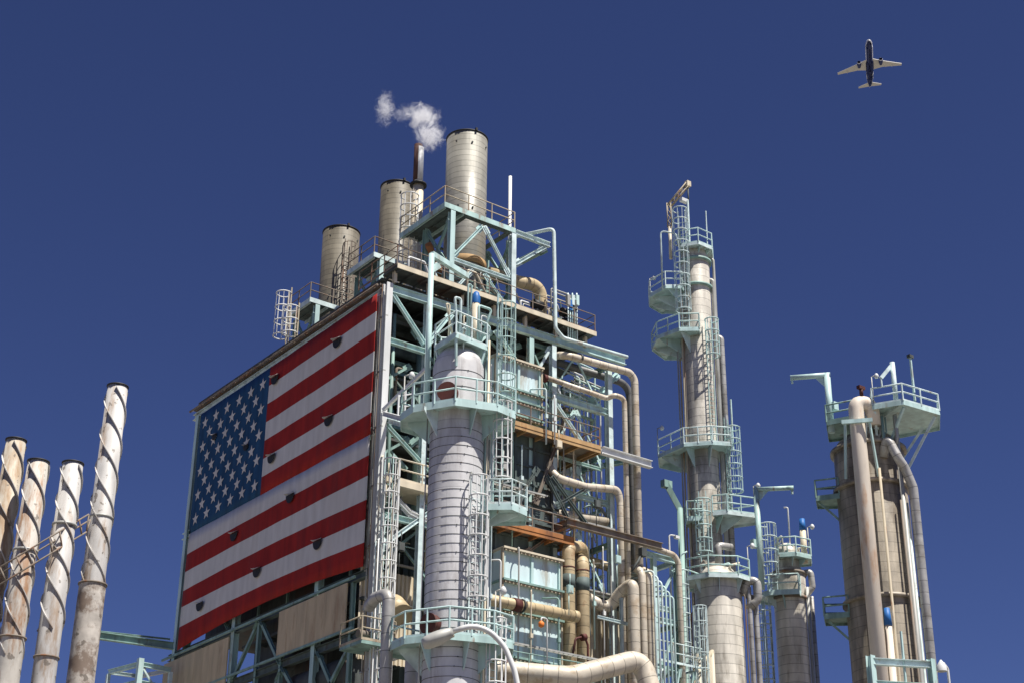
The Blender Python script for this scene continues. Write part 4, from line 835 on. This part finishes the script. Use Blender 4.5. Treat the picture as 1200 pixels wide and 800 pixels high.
for k, (x, y) in enumerate([(817, 769), (832, 766)]):
    p = PD(x, y, 84); m_ = MB(); n = 16; r = .23; dn = p - V(p.x, p.y, 0)
    vs = [V(p.x + r * math.cos(6.2832 * i / n), p.y + r * math.sin(6.2832 * i / n), 0) for i in range(n)] + [V(p.x + r * math.cos(6.2832 * i / n), p.y + r * math.sin(6.2832 * i / n), p.z + r * 1.3 * math.cos(6.2832 * i / n - .2) ) for i in range(n)]
    m_.add(vs, [(i, (i + 1) % n, n + (i + 1) % n, n + i) for i in range(n)], None, True); o = m_.build('relief_vent', cream, loc=(p.x, p.y, 0))
    so_ = o.modifiers.new('t', 'SOLIDIFY'); so_.thickness = .03; tag(o, ['left of two cream vent pipes with slanted open mouths before the wide vessel', 'right of two cream vent pipes with slanted open mouths before the wide vessel'][k], 'pipe', 'slant cut vents')

# ---- short tower with blue capped pipe
D4 = 97; c4 = (PD(928, 740, D4).x, PD(928, 740, D4).y); e4 = basis(c4); z4 = lambda y: PD(926, y, D4).z
C4 = T('process_tower', (*c4, 0), 'shorter tower with a blue capped vent between the wide vessel and the massive column', 'tower')
part(MB().lathe(c4, [(.98, 0), (.98, z4(697)), (1.06, z4(690)), (1.06, z4(672)), (.8, z4(666)), (.8, z4(648)), (.62, z4(641)), (.3, z4(637)), (.02, z4(636))], 40), 'shell', clads, parent=C4)
rg = MB()
for yy in (673, 702): part(MB().lathe(c4, [(.97, z4(yy) - .1), (1.16, z4(yy) - .1), (1.16, z4(yy) + .05), (.97, z4(yy) + .05)], 40), 'ring_flange', brownsteel, parent=C4)
platform(C4, c4, z4(656), [(-.5, -1.3), (.6, -1.4), (1.5, -.6), (1.5, .9), (-.4, 1.2)], rr=.045, br=[(.4, -1.0), (1.1, -.4)], rin=.8, brd=.6, fas=.2)
platform(C4, c4, z4(700), [(-1.8, -.9), (-1.2, -1.5), (.6, -1.5), (.7, -.9), (-1.0, .9), (-1.9, .4)], chain=[5, 0, 1, 2, 3], rr=.045, br=[(-1.3, -.8), (-.4, -1.3)], rin=.98, brd=.9, fas=.24)
ladder(C4, loc(c4, (-.9, -.9), z4(700)), z4(634), -e4[1] - e4[0] * .4, mint, mint, cage0=1.0, r=.045, cr=.5)
ladder(C4, loc(c4, (-1.5, -.5), 12), z4(702), -e4[1] - e4[0] * .4, mint, mint, cage0=1.2, r=.04, cr=.45)
for k, (rx, fy, y1, r, m) in enumerate([(1.1, -.3, 690, .12, galv), (1.35, -.1, 700, .13, lagg), (-1.6, -.5, 705, .05, mint), (-1.25, -.4, 715, .04, brownsteel)]):
    a = loc(c4, (rx, fy), 0); part(MB().tube([a, V(a.x, a.y, z4(y1))], r, 10), 'side_pipe', m, parent=C4)
b = loc(c4, (.95, 0), z4(672)); part(MB().tube(fillet([b, b + e4[0] * .45 + Zv * .1, b + e4[0] * .5 - Zv * .9, b + e4[0] * .1 - Zv * 1.4], .3), .2, 12), 'gooseneck', lagg, parent=C4)
p = PD(940, 612, D4); part(MB().tube([(p.x, p.y, z4(660)), (p.x, p.y, p.z - .5)], .2, 12), 'vent_pipe', cream, parent=C4); part(MB().tube([(p.x, p.y, p.z - .5), (p.x, p.y, p.z + .25)], [.22, .17], 12), 'cap', bluecap, parent=C4)
p = PD(923, 594, D4); part(MB().tube(fillet([V(p.x, p.y, z4(648)), V(p.x, p.y, p.z), V(p.x, p.y, p.z) - e4[0] * .25], .1), .05, 8), 'pole', white, parent=C4)
for k in range(9):
    a = loc(c4, (rnd.uniform(-.4, 1.2), rnd.uniform(-1.1, .3)), z4(656)); part(MB().tube(fillet([a, a + Zv * rnd.uniform(.5, 1.6), a + Zv * .6 + e4[0] * rnd.uniform(-.6, .6)], .1), rnd.choice([.04, .06]), 7), 'instrument_line', rnd.choice([cream, mint, galv]), parent=C4)
# L davits (freestanding posts clamped to towers)
def davit(parent, D, x, ytop, ybot, xarm, r=.17):
    t = PD(x, ytop, D); zb_ = PD(x, ybot, D).z; e = PD(xarm, ytop, D); rt = basis((t.x, t.y))[0]; L = (e - t).length * (1 if xarm > x else -1)
    mb = MB(); mb.tube([V(t.x, t.y, zb_), V(t.x, t.y, t.z + .1)], r, 12); q = V(t.x, t.y, t.z); mb.tube([q - rt * r * (1 if L > 0 else -1), q + rt * L], r * .85, 12)
    sg = 1 if L > 0 else -1; mb.slab([q + rt * sg * r - Zv * .12, q + rt * sg * .75 - Zv * .12, q + rt * sg * r - Zv * .75], basis((t.x, t.y))[1] * .03)
    mb.bar(q + rt * (L - .1 * sg) - Zv * .4, q + rt * (L - .1 * sg), .1, .1)
    mb.box(q + rt * -sg * .3 - Zv * ((t.z - zb_) * .55), (.4, .3, .5))
    return part(mb, 'davit', mint, parent=parent)
davit(C4, 93, 886, 573, 690, 930); 
t = PD(797, 600, 100); b = PD(781, 567, 100); dv = T('davit_crane', (t.x, t.y, 0), 'grey green bent davit post seen between the pipe rack and the slim tower', 'davit')
part(MB().tube([V(t.x, t.y, 0), V(t.x, t.y, t.z + .3)], .2, 12), 'post', mintd, parent=dv); part(MB().bar(V(t.x, t.y, t.z + .2), V(b.x, b.y, b.z), .3, .36), 'arm', mintd, parent=dv); part(MB().box((b.x, b.y, b.z), (.7, .4, .5)), 'head', mintd, parent=dv)
t = PD(784, 626, 84); lp = T('lamp_pole', (t.x, t.y, 0), 'thin white lamp pole with a tiny curved head above the pipe rack', 'lamp')
part(MB().tube(fillet([V(t.x, t.y, 0), V(t.x, t.y, t.z), V(t.x + .35, t.y - .2, t.z - .05)], .15), .05, 8), 'pole', white, parent=lp); part(MB().box(V(t.x + .38, t.y - .2, t.z - .12), (.28, .2, .16)), 'lamp_head', white, parent=lp)

# ---- big column at right
D5 = 92; c5 = (PD(1024, 600, D5).x, PD(1024, 600, D5).y); e5 = basis(c5); z5 = lambda y: PD(1020, y, D5).z
C5 = T('process_tower', (*c5, 0), 'massive weathered column at the right under a wide railed deck', 'tower')
R5 = 2.08
part(MB().lathe(c5, [(R5, 0), (R5, z5(528)), (R5 - .25, z5(520)), (R5 - .9, z5(510)), (.3, z5(505)), (.02, z5(505))], 64), 'shell', cladd, parent=C5)
rg = MB()
for yy in (530, 575, 708): part(MB().lathe(c5, [(R5 - .01, z5(yy) - .12), (R5 + .2, z5(yy) - .12), (R5 + .2, z5(yy) + .08), (R5 - .01, z5(yy) + .08)], 64), 'ring_flange', cladd, parent=C5)
zt5 = z5(503) + .5
TD = [(.5, -2.6), (2.3, -3.0), (4.4, -.9), (4.4, 1.6), (2.0, 2.4), (.3, 2.2)]
platform(C5, c5, zt5, TD, chain=[5, 0, 1, 2, 3, 4], rr=.05, br=[(2.0, -2.6)], rin=1.5, brd=.5, fas=.3, sp=1.8)
platform(C5, c5, zt5 - .35, [(-2.3, -1.4), (-.6, -1.9), (.45, -1.9), (.45, 1.2), (-2.3, 1.4)], chain=[1, 0, 4], rr=.05, fas=.25, mtl=mintd)
for a, b in [((4.1, -.8, -.3), (2.0, -.6, -3.8)), ((2.3, -2.7, -.3), (1.4, -1.5, -1.9)), ((.6, -2.4, -.3), (.6, -1.7, -1.7)), ((3.4, .8, -.3), (1.8, .5, -2.6))]:
    one('strut', loc(c5, a[:2], zt5 + a[2]), loc(c5, b[:2], zt5 + b[2]), .15, .15, parent=C5, sect='bar')
for k in range(14):
    a = loc(c5, (rnd.uniform(-.9, 2.4), rnd.uniform(-2.3, -1.2)), zt5 - .5); part(MB().tube(fillet([a, a - Zv * rnd.uniform(.6, 2.0), a - Zv * 1.8 + e5[0] * rnd.uniform(-.5, .5)], .1), rnd.choice([.05, .07, .1]), 7), 'instrument_line', rnd.choice([galv, mintd, brownsteel, mint]), parent=C5)
# side balconies
for yy, x0 in ((583, -3.3), (722, -3.35)):
    platform(C5, c5, z5(yy) + (0 if yy < 700 else 0), [(-1.9, -.9), (x0, -.7), (x0, .8), (-1.9, 1.0)], chain=[0, 1, 2, 3], rr=.05, fas=.24, mtl=mintd, mr=mintd)
    one('strut', loc(c5, (x0 + .1, -.3), z5(yy) - .1), loc(c5, (-1.9, -.3), z5(yy) - 1.5), .12, .12, parent=C5, m=mintd, sect='bar')
# davits
davit(C5, D5 - 1, 969, 439, 507, 926, .2)
a = loc(c5, (1.9, -2.5), zt5); tp = PD(1049, 428, D5 - 2); q = PD(1036, 446, D5 - 2.5)
dv = MB(); dv.tube([a, V(a.x, a.y, tp.z)], .15, 10); dv.bar(V(a.x, a.y, tp.z - .1), V(a.x, a.y, tp.z) + (q - tp) , .16, .2); dv.bar(V(a.x, a.y, tp.z) + (q - tp), V(a.x, a.y, tp.z) + (q - tp) - Zv * .5, .08); part(dv, 'davit', mint, parent=C5)
a = loc(c5, (3.0, -2.0), zt5); one('pole', a, V(a.x, a.y, PD(1065, 433, D5).z), .11, .11, parent=C5, sect='bar'); part(MB().box(V(a.x, a.y, PD(1065, 433, D5).z), (.35, .25, .2)), 'floodlight', darkm, parent=C5)
# cream riser in front
p0 = PD(1003, 478, D5 - 2.7)
t = T('riser_pipe', (p0.x, p0.y, 0), 'thick cream riser with rust stains in front of the massive column', 'pipe')
pts = [V(p0.x, p0.y, 0), V(p0.x, p0.y, p0.z + .4), V(p0.x, p0.y, p0.z + .4) + e5[0] * .9 + e5[1] * .6, V(p0.x, p0.y, p0.z - .9) + e5[0] * .95 + e5[1] * .8]
cr_r = mat('cream riser paint', (0.70, 0.62, 0.52), 0.5, var=0.15, dirt=(0.46, 0.22, 0.08), dirt_amt=0.85, dscale=0.55, thr=0.54)
part(MB().tube(fillet(pts, .5), .45, 22), 'pipe_run', cr_r, parent=t)
part(MB().tube([V(p0.x, p0.y, p0.z - 1.0), V(p0.x, p0.y, p0.z - .85)], .47, 22), 'strap', rust, parent=t)
cl_ = MB(); cz = PD(1006, 516, D5).z; cl_.bar(V(p0.x, p0.y, cz) - e5[0] * .9 - e5[1] * .5, V(p0.x, p0.y, cz) + e5[0] * .9 - e5[1] * .5, .18, .24)
for s_ in (-1, 1): cl_.bar(V(p0.x, p0.y, cz) + e5[0] * .7 * s_ - e5[1] * .4, V(p0.x, p0.y, cz - 3.2) + e5[0] * .95 * s_ + e5[1] * .5, .12, .12)
part(cl_, 'support_bracket', mint, parent=t)
pq = PD(1001, 471, D5 - 2.7); vm = MB(); vm.tube([V(p0.x, p0.y, p0.z + .8) + e5[0] * .4, V(p0.x, p0.y, p0.z + 1.3) + e5[0] * .4], .12, 10); vm.box(V(p0.x, p0.y, p0.z + 1.3) + e5[0] * .4, (.5, .25, .2)); part(vm, 'red_valve', redrust, parent=t)
# grey gooseneck pipe down the right side
g0 = loc(c5, (1.15, -2.3), z5(545)); 
pts = [g0 + e5[1] * .5 - e5[0] * .3 - Zv * .2, g0 + Zv * .9, g0 + e5[0] * .55 - Zv * .55, loc(c5, (2.0, -1.9), z5(563)), loc(c5, (2.38, -1.6), z5(585)), loc(c5, (2.38, -1.2), z5(640)), loc(c5, (2.38, -1.2), 0)]
pipe('grey gooseneck pipe curling down the right side of the massive column', pts, .275, lagg, .9, base=loc(c5, (2.38, -1.2), 0))
for k, (rx, fy, y1, r, m) in enumerate([(.55, -2.4, 565, .08, tanrail), (1.75, -1.65, 500, .14, galv), (1.6, -1.9, 600, .06, brownsteel), (-.3, -2.2, 600, .07, mintd), (1.95, -1.3, 600, .07, mint)]):
    a = loc(c5, (rx, fy), 0); part(MB().tube([a, V(a.x, a.y, z5(y1))], r, 10), 'side_pipe', m, parent=C5)
pt = PD(1039, 712, D5 - 2.6); tb = T('capped_vent_pipe', (pt.x, pt.y, 0), 'slim cream pipe with a blue tip beside the thick riser', 'pipe'); part(MB().tube([V(pt.x, pt.y, 0), V(pt.x, pt.y, pt.z - 1.0)], .2, 10), 'pipe_run', cr_r, parent=tb); part(MB().tube([V(pt.x, pt.y, pt.z - 1.0), V(pt.x, pt.y, pt.z)], [.24, .16], 10), 'cap', bluecap, parent=tb)
# frame at the bottom right with lamp
D6 = 84; a = PD(1020, 772, D6); b = PD(1092, 787, D6 + 1)
fr = T('pipe_gantry', (a.x, a.y, 0), 'mint steel gantry at the bottom right in front of the massive column', 'steel structure')
a0 = V(a.x, a.y, a.z); b0 = V(b.x, b.y, a.z - .1)
one('post', V(a.x, a.y, 0), a0 + Zv * .2, .36, .36, parent=fr); one('post', V(b.x, b.y, 0), b0 + Zv * .2, .34, .34, parent=fr)
one('beam', a0 + Zv * -.1, b0 + Zv * -.1, .3, .36, parent=fr); one('beam', a0 - Zv * 1.2, b0 - Zv * 1.2, .2, .2, parent=fr)
m1 = a0.lerp(b0, .55); one('post', m1 - Zv * 3, m1 + Zv * 1.6, .1, .1, parent=fr, sect='bar')
l0 = PD(1106, 780, D6); lp = T('gantry_lamp', (l0.x, l0.y, 0), 'white bell shaped lamp on a bent pole at the bottom right corner', 'lamp')
part(MB().tube(fillet([V(l0.x + .3, l0.y, 0), V(l0.x + .3, l0.y, l0.z - .1), V(l0.x - .05, l0.y, l0.z + .2), V(l0.x - .2, l0.y, l0.z)], .2), .07, 8), 'pole', white, parent=lp)
part(MB().lathe((l0.x - .2, l0.y), [(.28, l0.z - .3), (.26, l0.z - .05), (.14, l0.z + .15), (.04, l0.z + .3)], 16), 'lamp_shade', white, parent=lp)

# ------------------------------------------------------------------ four strake chimneys at left
CH = []
specs = [((138, 449), (90, 800), .40, .50, chimw, 'tallest flaking white chimney with spiral fins, nearest the flag'),
         ((85.5, 539), (51, 800), .385, .42, chimw, 'cleanest white chimney with spiral fins, between the rusty one and the tallest'),
         ((45, 537), (12, 800), .385, .45, chim, 'rust streaked chimney with spiral fins, second from the left edge'),
         ((19, 512), (-15, 800), .37, .42, chimr, 'brown stained chimney with spiral fins cut by the left edge')]
for k, (tp, bt, r1, r0, m, lb) in enumerate(specs):
    D = [60, 58.5, 58, 59][k]; p = PD(tp[0], tp[1] + 4, D); cx, cy, zt = p.x, p.y, p.z
    t = T('chimney', (cx, cy, 0), lb, 'chimney', 'spiral finned chimneys'); CH.append((cx, cy, zt))
    zs = [11.5, 8.7 + 0, 9.8, 9][k]
    zm = PD(bt[0], [683, 770, 747, 760][k], D).z
    rr = r1 * 1.08
    part(MB().lathe((cx, cy), [(r0 * 1.08, 0), (r0 * 1.0, zm)], 32), 'lower_shaft', [peel, chimw, chim, chimr][k], parent=t)
    part(MB().lathe((cx, cy), [(rr * 1.02, zm + .01), (r1, zt), (r1 - .04, zt), (r1 - .04, zt - 1.5)], 32), 'shaft', m, parent=t)
    part(MB().lathe((cx, cy), [(r1 - .03, zt - .02), (r1 + .035, zt - .02), (r1 + .035, zt + .03), (r1 - .03, zt + .03), (r1 - .03, zt - .02)], 32), 'rim', black, parent=t)
    part(MB().lathe((cx, cy), [(rr - .05, zm - .03), (r0 + .045, zm - .03), (r0 + .045, zm + .03), (rr - .05, zm + .03)], 32), 'joint_flange', brownsteel, parent=t)
    L = [9.0, 6.3, 7.2, 6.8][k]; pitch = [4.2, 3.9, 4.1, 4.1][k]
    for s_ in range(3):
        st = MB(); n = 90; vs = []; 
        for i in range(n + 1):
            zz = zt - .15 - L * i / n; a = 6.2832 * (L * i / n) / pitch + s_ * 2.0944 + k * .7
            ra = r1 + (rr - r1) * i / n
            cc, ss = math.cos(a), math.sin(a)
            for (ro, dz) in ((ra - .02, -.02), (ra + .07, -.026), (ra + .07, .026), (ra - .02, .02)): vs.append(V(cx + ro * cc, cy + ro * ss, zz + dz))
        fs = []
        for i in range(n):
            for j in range(4): fs.append((i * 4 + j, i * 4 + (j + 1) % 4, i * 4 + 4 + (j + 1) % 4, i * 4 + 4 + j))
        st.add(vs, fs); part(st, 'spiral_fin', chimw, parent=t)
# connecting lattice
zz0 = PD(92, 605, 59).z
br = T('lattice_tie', (CH[2][0], CH[2][1], zz0), 'dark triangular lattice tie linking the four finned chimneys', 'truss')
order = [CH[3], CH[2], CH[1], CH[0]]
A = [PD(-20, 676, 57.3), PD(58, 629, 57.6), PD(104, 602, 59)]
for dz in (0, -.7):
    mb = MB(); mb.tube([A[0] + Zv * dz, A[1] + Zv * dz, A[2] + Zv * (dz)], .032, 8); part(mb, 'chord', brownsteel, parent=br)
off = V(.5, .8, -.1) * .5
part(MB().tube([A[0] + off, A[1] + off, A[2] + off], .03, 8), 'chord', brownsteel, parent=br)
for i in range(9):
    t_ = i / 8; q = (A[0].lerp(A[1], t_ * 2) if t_ < .5 else A[1].lerp(A[2], t_ * 2 - 1)); t2 = min(1, t_ + 1 / 16); q2 = (A[0].lerp(A[1], t2 * 2) if t2 < .5 else A[1].lerp(A[2], t2 * 2 - 1))
    part(MB().tube([q, q2 - Zv * .7], .03, 6), 'web', brownsteel, parent=br); part(MB().tube([q2 - Zv * .7, q + off], .03, 6), 'web', brownsteel, parent=br)
for (cx, cy, zt), (x, y) in zip(CH[:3], ((113, 596), (76, 620), (32, 655))):
    zz = PD(x, y, 59).z; part(MB().lathe((cx, cy), [(.40, zz - .04), (.46, zz - .04), (.46, zz + .04), (.40, zz + .04)], 24), 'clamp_ring', galv, parent=br)
# small mint frame at lower left
D7 = 88; a = PD(165, 771, D7); b = PD(127, 790, D7 + 2); c_ = PD(200, 787, D7 + 1)
sf = T('cooling_frame', (a.x, a.y, 0), 'small pale mint steel frame at the bottom between the chimneys and the flag', 'steel structure')
one('post', V(a.x, a.y, 0), V(a.x, a.y, a.z), .3, .3, parent=sf, sect='bar'); one('post', V(b.x, b.y, 0), V(b.x, b.y, b.z), .2, .2, parent=sf, sect='bar'); one('post', V(c_.x, c_.y, 0), V(c_.x, c_.y, c_.z), .2, .2, parent=sf, sect='bar')
for dz in (-.3, -1.3):
    one('beam', V(a.x, a.y, a.z + dz), V(b.x, b.y, a.z + dz - .1), .2, .26, parent=sf); one('beam', V(a.x, a.y, a.z + dz), V(c_.x, c_.y, a.z + dz), .2, .26, parent=sf)
    d0 = V(b.x + c_.x - a.x, b.y + c_.y - a.y, a.z + dz); one('beam', V(b.x, b.y, a.z + dz - .1), d0, .16, .2, parent=sf); one('beam', V(c_.x, c_.y, a.z + dz), d0, .16, .2, parent=sf, m=white)
one('brace', V(a.x, a.y, a.z - .3), V(c_.x, c_.y, a.z - 2.4), .1, .1, parent=sf, sect='bar')

for (tw, cc, q_, zz_) in ((C1, c1, (-2.3, .1), zP), (C1, c1, (1.7, -1.25), zP2), (C2, c2, (-3.1, 1.0), z(345)), (C2, c2, (-2.9, .3), z(530)), (C2, c2, (3.0, -.8), z(610)), (C3, c3, (1.8, -.7), z3(682)), (C4, c4, (1.4, -.6), z4(656)), (C5, c5, (.6, -2.5), zt5)):
    p_ = loc(cc, q_, zz_); mb = MB(); mb.tube([p_, p_ + Zv * 1.9], .03, 7); mb.tube([p_ + Zv * 1.9, p_ + Zv * 2.0 + basis(cc)[0] * .25], .03, 7)
    f_ = part(mb, 'lamp_post', galv, parent=tw); part(MB().lathe((p_ + basis(cc)[0] * .3)[:2], [(.02, p_.z + 2.12), (.08, p_.z + 2.08), (.15, p_.z + 1.94), (.10, p_.z + 1.80), (.02, p_.z + 1.76)], 12), 'lamp_head', white, parent=f_)
# ------------------------------------------------------------------ street lamp in the foreground
DL = 33
q = [PD(x, y, DL) for x, y in ((612, 830), (603, 785), (592, 758), (575, 739), (553, 732), (528, 740))]
base = PD(618, 860, DL); sl_ = T('street_lamp', (base.x, base.y, 0), 'white street lamp with curved arm and long flat head before the near tower', 'street lamp')
P_ = [V(base.x, base.y, 0), V(base.x, base.y, base.z - 1)] + q
part(MB().tube(fillet(P_, .8, 5), [.09] * 2 + [.055] * 200 if False else .06, 12), 'curved_arm', white, parent=sl_)
h0 = PD(530, 739, DL); h1 = PD(497, 753, DL); d = (h1 - h0); dn = d.normalized(); sd = dn.cross(Zv).normalized(); up = sd.cross(dn)
hd = MB(); N_ = 9; ring = []
for i in range(N_ + 1):
    t_ = i / N_; c = h0 + d * t_ * 1.05; wd_ = .06 + .17 * math.sin(math.pi * min(1, t_ * .62 + .12)) * (1 if t_ < .9 else .72); ht = .055 + .085 * math.sin(math.pi * min(1, t_ * .7 + .1)) * (1 if t_ < .9 else .6)
    ring.append([c + sd * wd_ * math.cos(a) + up * (ht * math.sin(a) - (.03 if math.sin(a) < 0 else 0) * 1) for a in [6.2832 * j / 14 for j in range(14)]])
vs = [v for r_ in ring for v in r_]; fs = [(i * 14 + j, i * 14 + (j + 1) % 14, i * 14 + 14 + (j + 1) % 14, i * 14 + 14 + j) for i in range(N_) for j in range(14)]
fs += [tuple(range(14))[::-1], tuple(range(N_ * 14, N_ * 14 + 14))]; hd.add(vs, fs, None, True); part(hd, 'lamp_head', galv, parent=sl_)
part(MB().box(h0 + d * .12 - up * .085, (.16, .15, .06), (dn, sd, up)), 'control_cover', cream, parent=sl_)
part(MB().box(h0 + d * .66 - up * .115, (.3, .2, .05), (dn, sd, up)), 'lens', mat('lamp lens', (.5, .5, .47), .2), parent=sl_)

# ------------------------------------------------------------------ airliner
pp = PD(1019, 76, 735); hdg = Vector((-pp.x, -pp.y, 0)).normalized()
psi = R_(3); hdg = Matrix.Rotation(psi, 3, 'Z') @ hdg
lf = Vector((0, 0, 1)).cross(hdg); hdg = (hdg * math.cos(R_(10)) + Zv * math.sin(R_(10))).normalized(); bank = R_(3); up0 = hdg.cross(lf); lf_ = (lf * math.cos(bank) + up0 * math.sin(bank)); upv = hdg.cross(lf_)
AP = T('airliner', pp, 'twin engine airliner with a navy belly seen from below in the sky', 'airplane')
def AL(x, y, z): return pp + hdg * x + lf_ * y + upv * z
SC = 1.0
def body(prof, n=32):
    mb = MB(); rings = []
    for (x, r, zz) in prof: rings.append([AL(x, r * math.cos(6.2832 * j / n), zz + r * math.sin(6.2832 * j / n)) for j in range(n)])
    vs = [v for r in rings for v in r]
    for i in range(len(prof) - 1):
        for j in range(n):
            a = 6.2832 * (j + .5) / n; mb.cur = 1 if (0 < i < len(prof) - 2 and math.sin(a + .1) < (-.25 if 5 <= i <= 7 else -.68)) else 0
            mb.add([rings[i][j], rings[i][(j + 1) % n], rings[i + 1][(j + 1) % n], rings[i + 1][j]], [(0, 1, 2, 3)], None, True)
    return mb
fu = body([(19, .05, -.3), (18.6, .7, -.25), (17.6, 1.25, -.15), (16, 1.75, 0), (13.5, 2.0, 0), (4, 2.0, 0), (2.5, 2.2, -.3), (-3.5, 2.2, -.3), (-5, 2.0, 0), (-10, 1.9, .1), (-14, 1.35, .5), (-17.5, .6, 1.0), (-19, .15, 1.2)])
o = part(fu, 'fuselage', [planel, planeb], parent=AP)
bm = bmesh.new(); bm.from_mesh(o.data); bmesh.ops.remove_doubles(bm, verts=bm.verts, dist=.001); bm.to_mesh(o.data); bm.free()
def wing(name, root, s, pts, th=.3):
    mb = MB(); mb.slab([AL(x, s * y, z) for x, y, z in pts], upv * th); return part(mb, name, planew, parent=AP)
for s in (1, -1):
    wing('wing', 0, s, [(5.0, 1.7, -1.0), (2.2, 6.5, -.6), (-3.6, 17.2, .7), (-5.0, 17.1, .7), (-2.6, 6.5, -.6), (-3.2, 1.7, -1.0)], .32)
    for yy, xx in ((5.2, -2.6), (8.5, -3.1), (12, -4.0)): part(MB().tube([AL(xx + 1.8, s * yy, -.6 + yy * .06), AL(xx - .6, s * yy, -.7 + yy * .06)], [.28, .08], 8), 'flap_fairing', planew, parent=AP)
    wing('tailplane', 0, s, [(-14.6, .5, .9), (-17.4, 6.2, 1.2), (-18.5, 6.2, 1.2), (-17.9, .4, .9)], .18)
    en = MB(); en.tube([AL(5.0, s * 5.75, -2.0), AL(4.6, s * 5.75, -2.0), AL(3.0, s * 5.75, -2.0), AL(.9, s * 5.75, -1.9)], [.95, 1.12, 1.15, .75], 18, cap=False)
    e_ = part(en, 'engine', planeb, parent=AP)
    part(MB().tube([AL(5.15, s * 5.75, -2.0), AL(4.8, s * 5.75, -2.0)], [.98, 1.14], 18, cap=False), 'intake_lip', planel, parent=e_)
    part(MB().tube([AL(4.3, s * 5.75, -2.0), AL(4.2, s * 5.75, -2.0)], 1.0, 18), 'fan', black, parent=e_)
    part(MB().slab([AL(4.0, s * 5.75, -1.1), AL(0, s * 5.75, -1.1), AL(-.5, s * 5.75, -.55), AL(3.0, s * 5.75, -.55)], lf_ * .12), 'pylon', planew, parent=AP)
mb = MB(); mb.slab([AL(-13.0, 0, 1.7), AL(-17.6, 0, 7.5), AL(-19.3, 0, 7.5), AL(-18.2, 0, 1.4)], lf_ * .2); part(mb, 'tail_fin', planeb, parent=AP)

# ------------------------------------------------------------------ steam
def smoke(cpx, cpy, rx, ry, dens, seed, thr):
    p = PX(cpx, cpy, vx); me = bpy.data.meshes.new('steam_plume'); bm = bmesh.new(); bmesh.ops.create_icosphere(bm, subdivisions=3, radius=1)
    bm.to_mesh(me); bm.free(); o = bpy.data.objects.new('steam_plume', me); COL.objects.link(o)
    d = (p - CAM).length; s_ = d / F; o.location = p; o.scale = (rx * s_, rx * s_, ry * s_); o.rotation_euler = (0, 0, -.9)
    m = bpy.data.materials.new('steam'); m.use_nodes = True; t = m.node_tree; t.nodes.remove(t.nodes['Principled BSDF'])
    v = t.nodes.new('ShaderNodeVolumePrincipled'); v.inputs['Color'].default_value = (.97, .97, .98, 1); v.inputs['Anisotropy'].default_value = .1
    t.links.new(v.outputs[0], t.nodes['Material Output'].inputs['Volume'])
    tc = t.nodes.new('ShaderNodeTexCoord'); mp = t.nodes.new('ShaderNodeMapping'); mp.inputs['Location'].default_value = (seed, seed * 2, 0); mp.inputs['Scale'].default_value = (1, 1, ry / rx)
    n = t.nodes.new('ShaderNodeTexNoise'); n.inputs['Scale'].default_value = 2.4; n.inputs['Detail'].default_value = 9; n.inputs['Roughness'].default_value = .7; n.inputs['Distortion'].default_value = 1.2
    t.links.new(tc.outputs['Object'], mp.inputs[0]); t.links.new(mp.outputs[0], n.inputs[0])
    ln = t.nodes.new('ShaderNodeVectorMath'); ln.operation = 'LENGTH'; t.links.new(tc.outputs['Object'], ln.inputs[0])
    def M(op, a, b):
        q = t.nodes.new('ShaderNodeMath'); q.operation = op
        for i, x in enumerate((a, b)):
            if isinstance(x, (int, float)): q.inputs[i].default_value = x
            elif x is not None: t.links.new(x, q.inputs[i])
        return q.outputs[0]
    f = M('MULTIPLY', M('POWER', ln.outputs['Value'], 2.0), .42)
    dd = M('SUBTRACT', M('SUBTRACT', n.outputs[0], f), thr); dd = M('MAXIMUM', M('MULTIPLY', dd, dens), 0); t.links.new(dd, v.inputs['Density'])
    me.materials.append(m); return tag(o, kind='stuff')
smoke(504, 160, 27, 28, 12, 3.1, .36); smoke(495, 137, 33, 20, 11, 8.4, .37); smoke(451, 128, 18, 36, 6, 5.2, .36); smoke(474, 134, 24, 16, 3, 2.2, .37)
S.cycles.volume_bounces = 4
for o in bpy.data.objects:
    if '_w' in o: del o['_w']
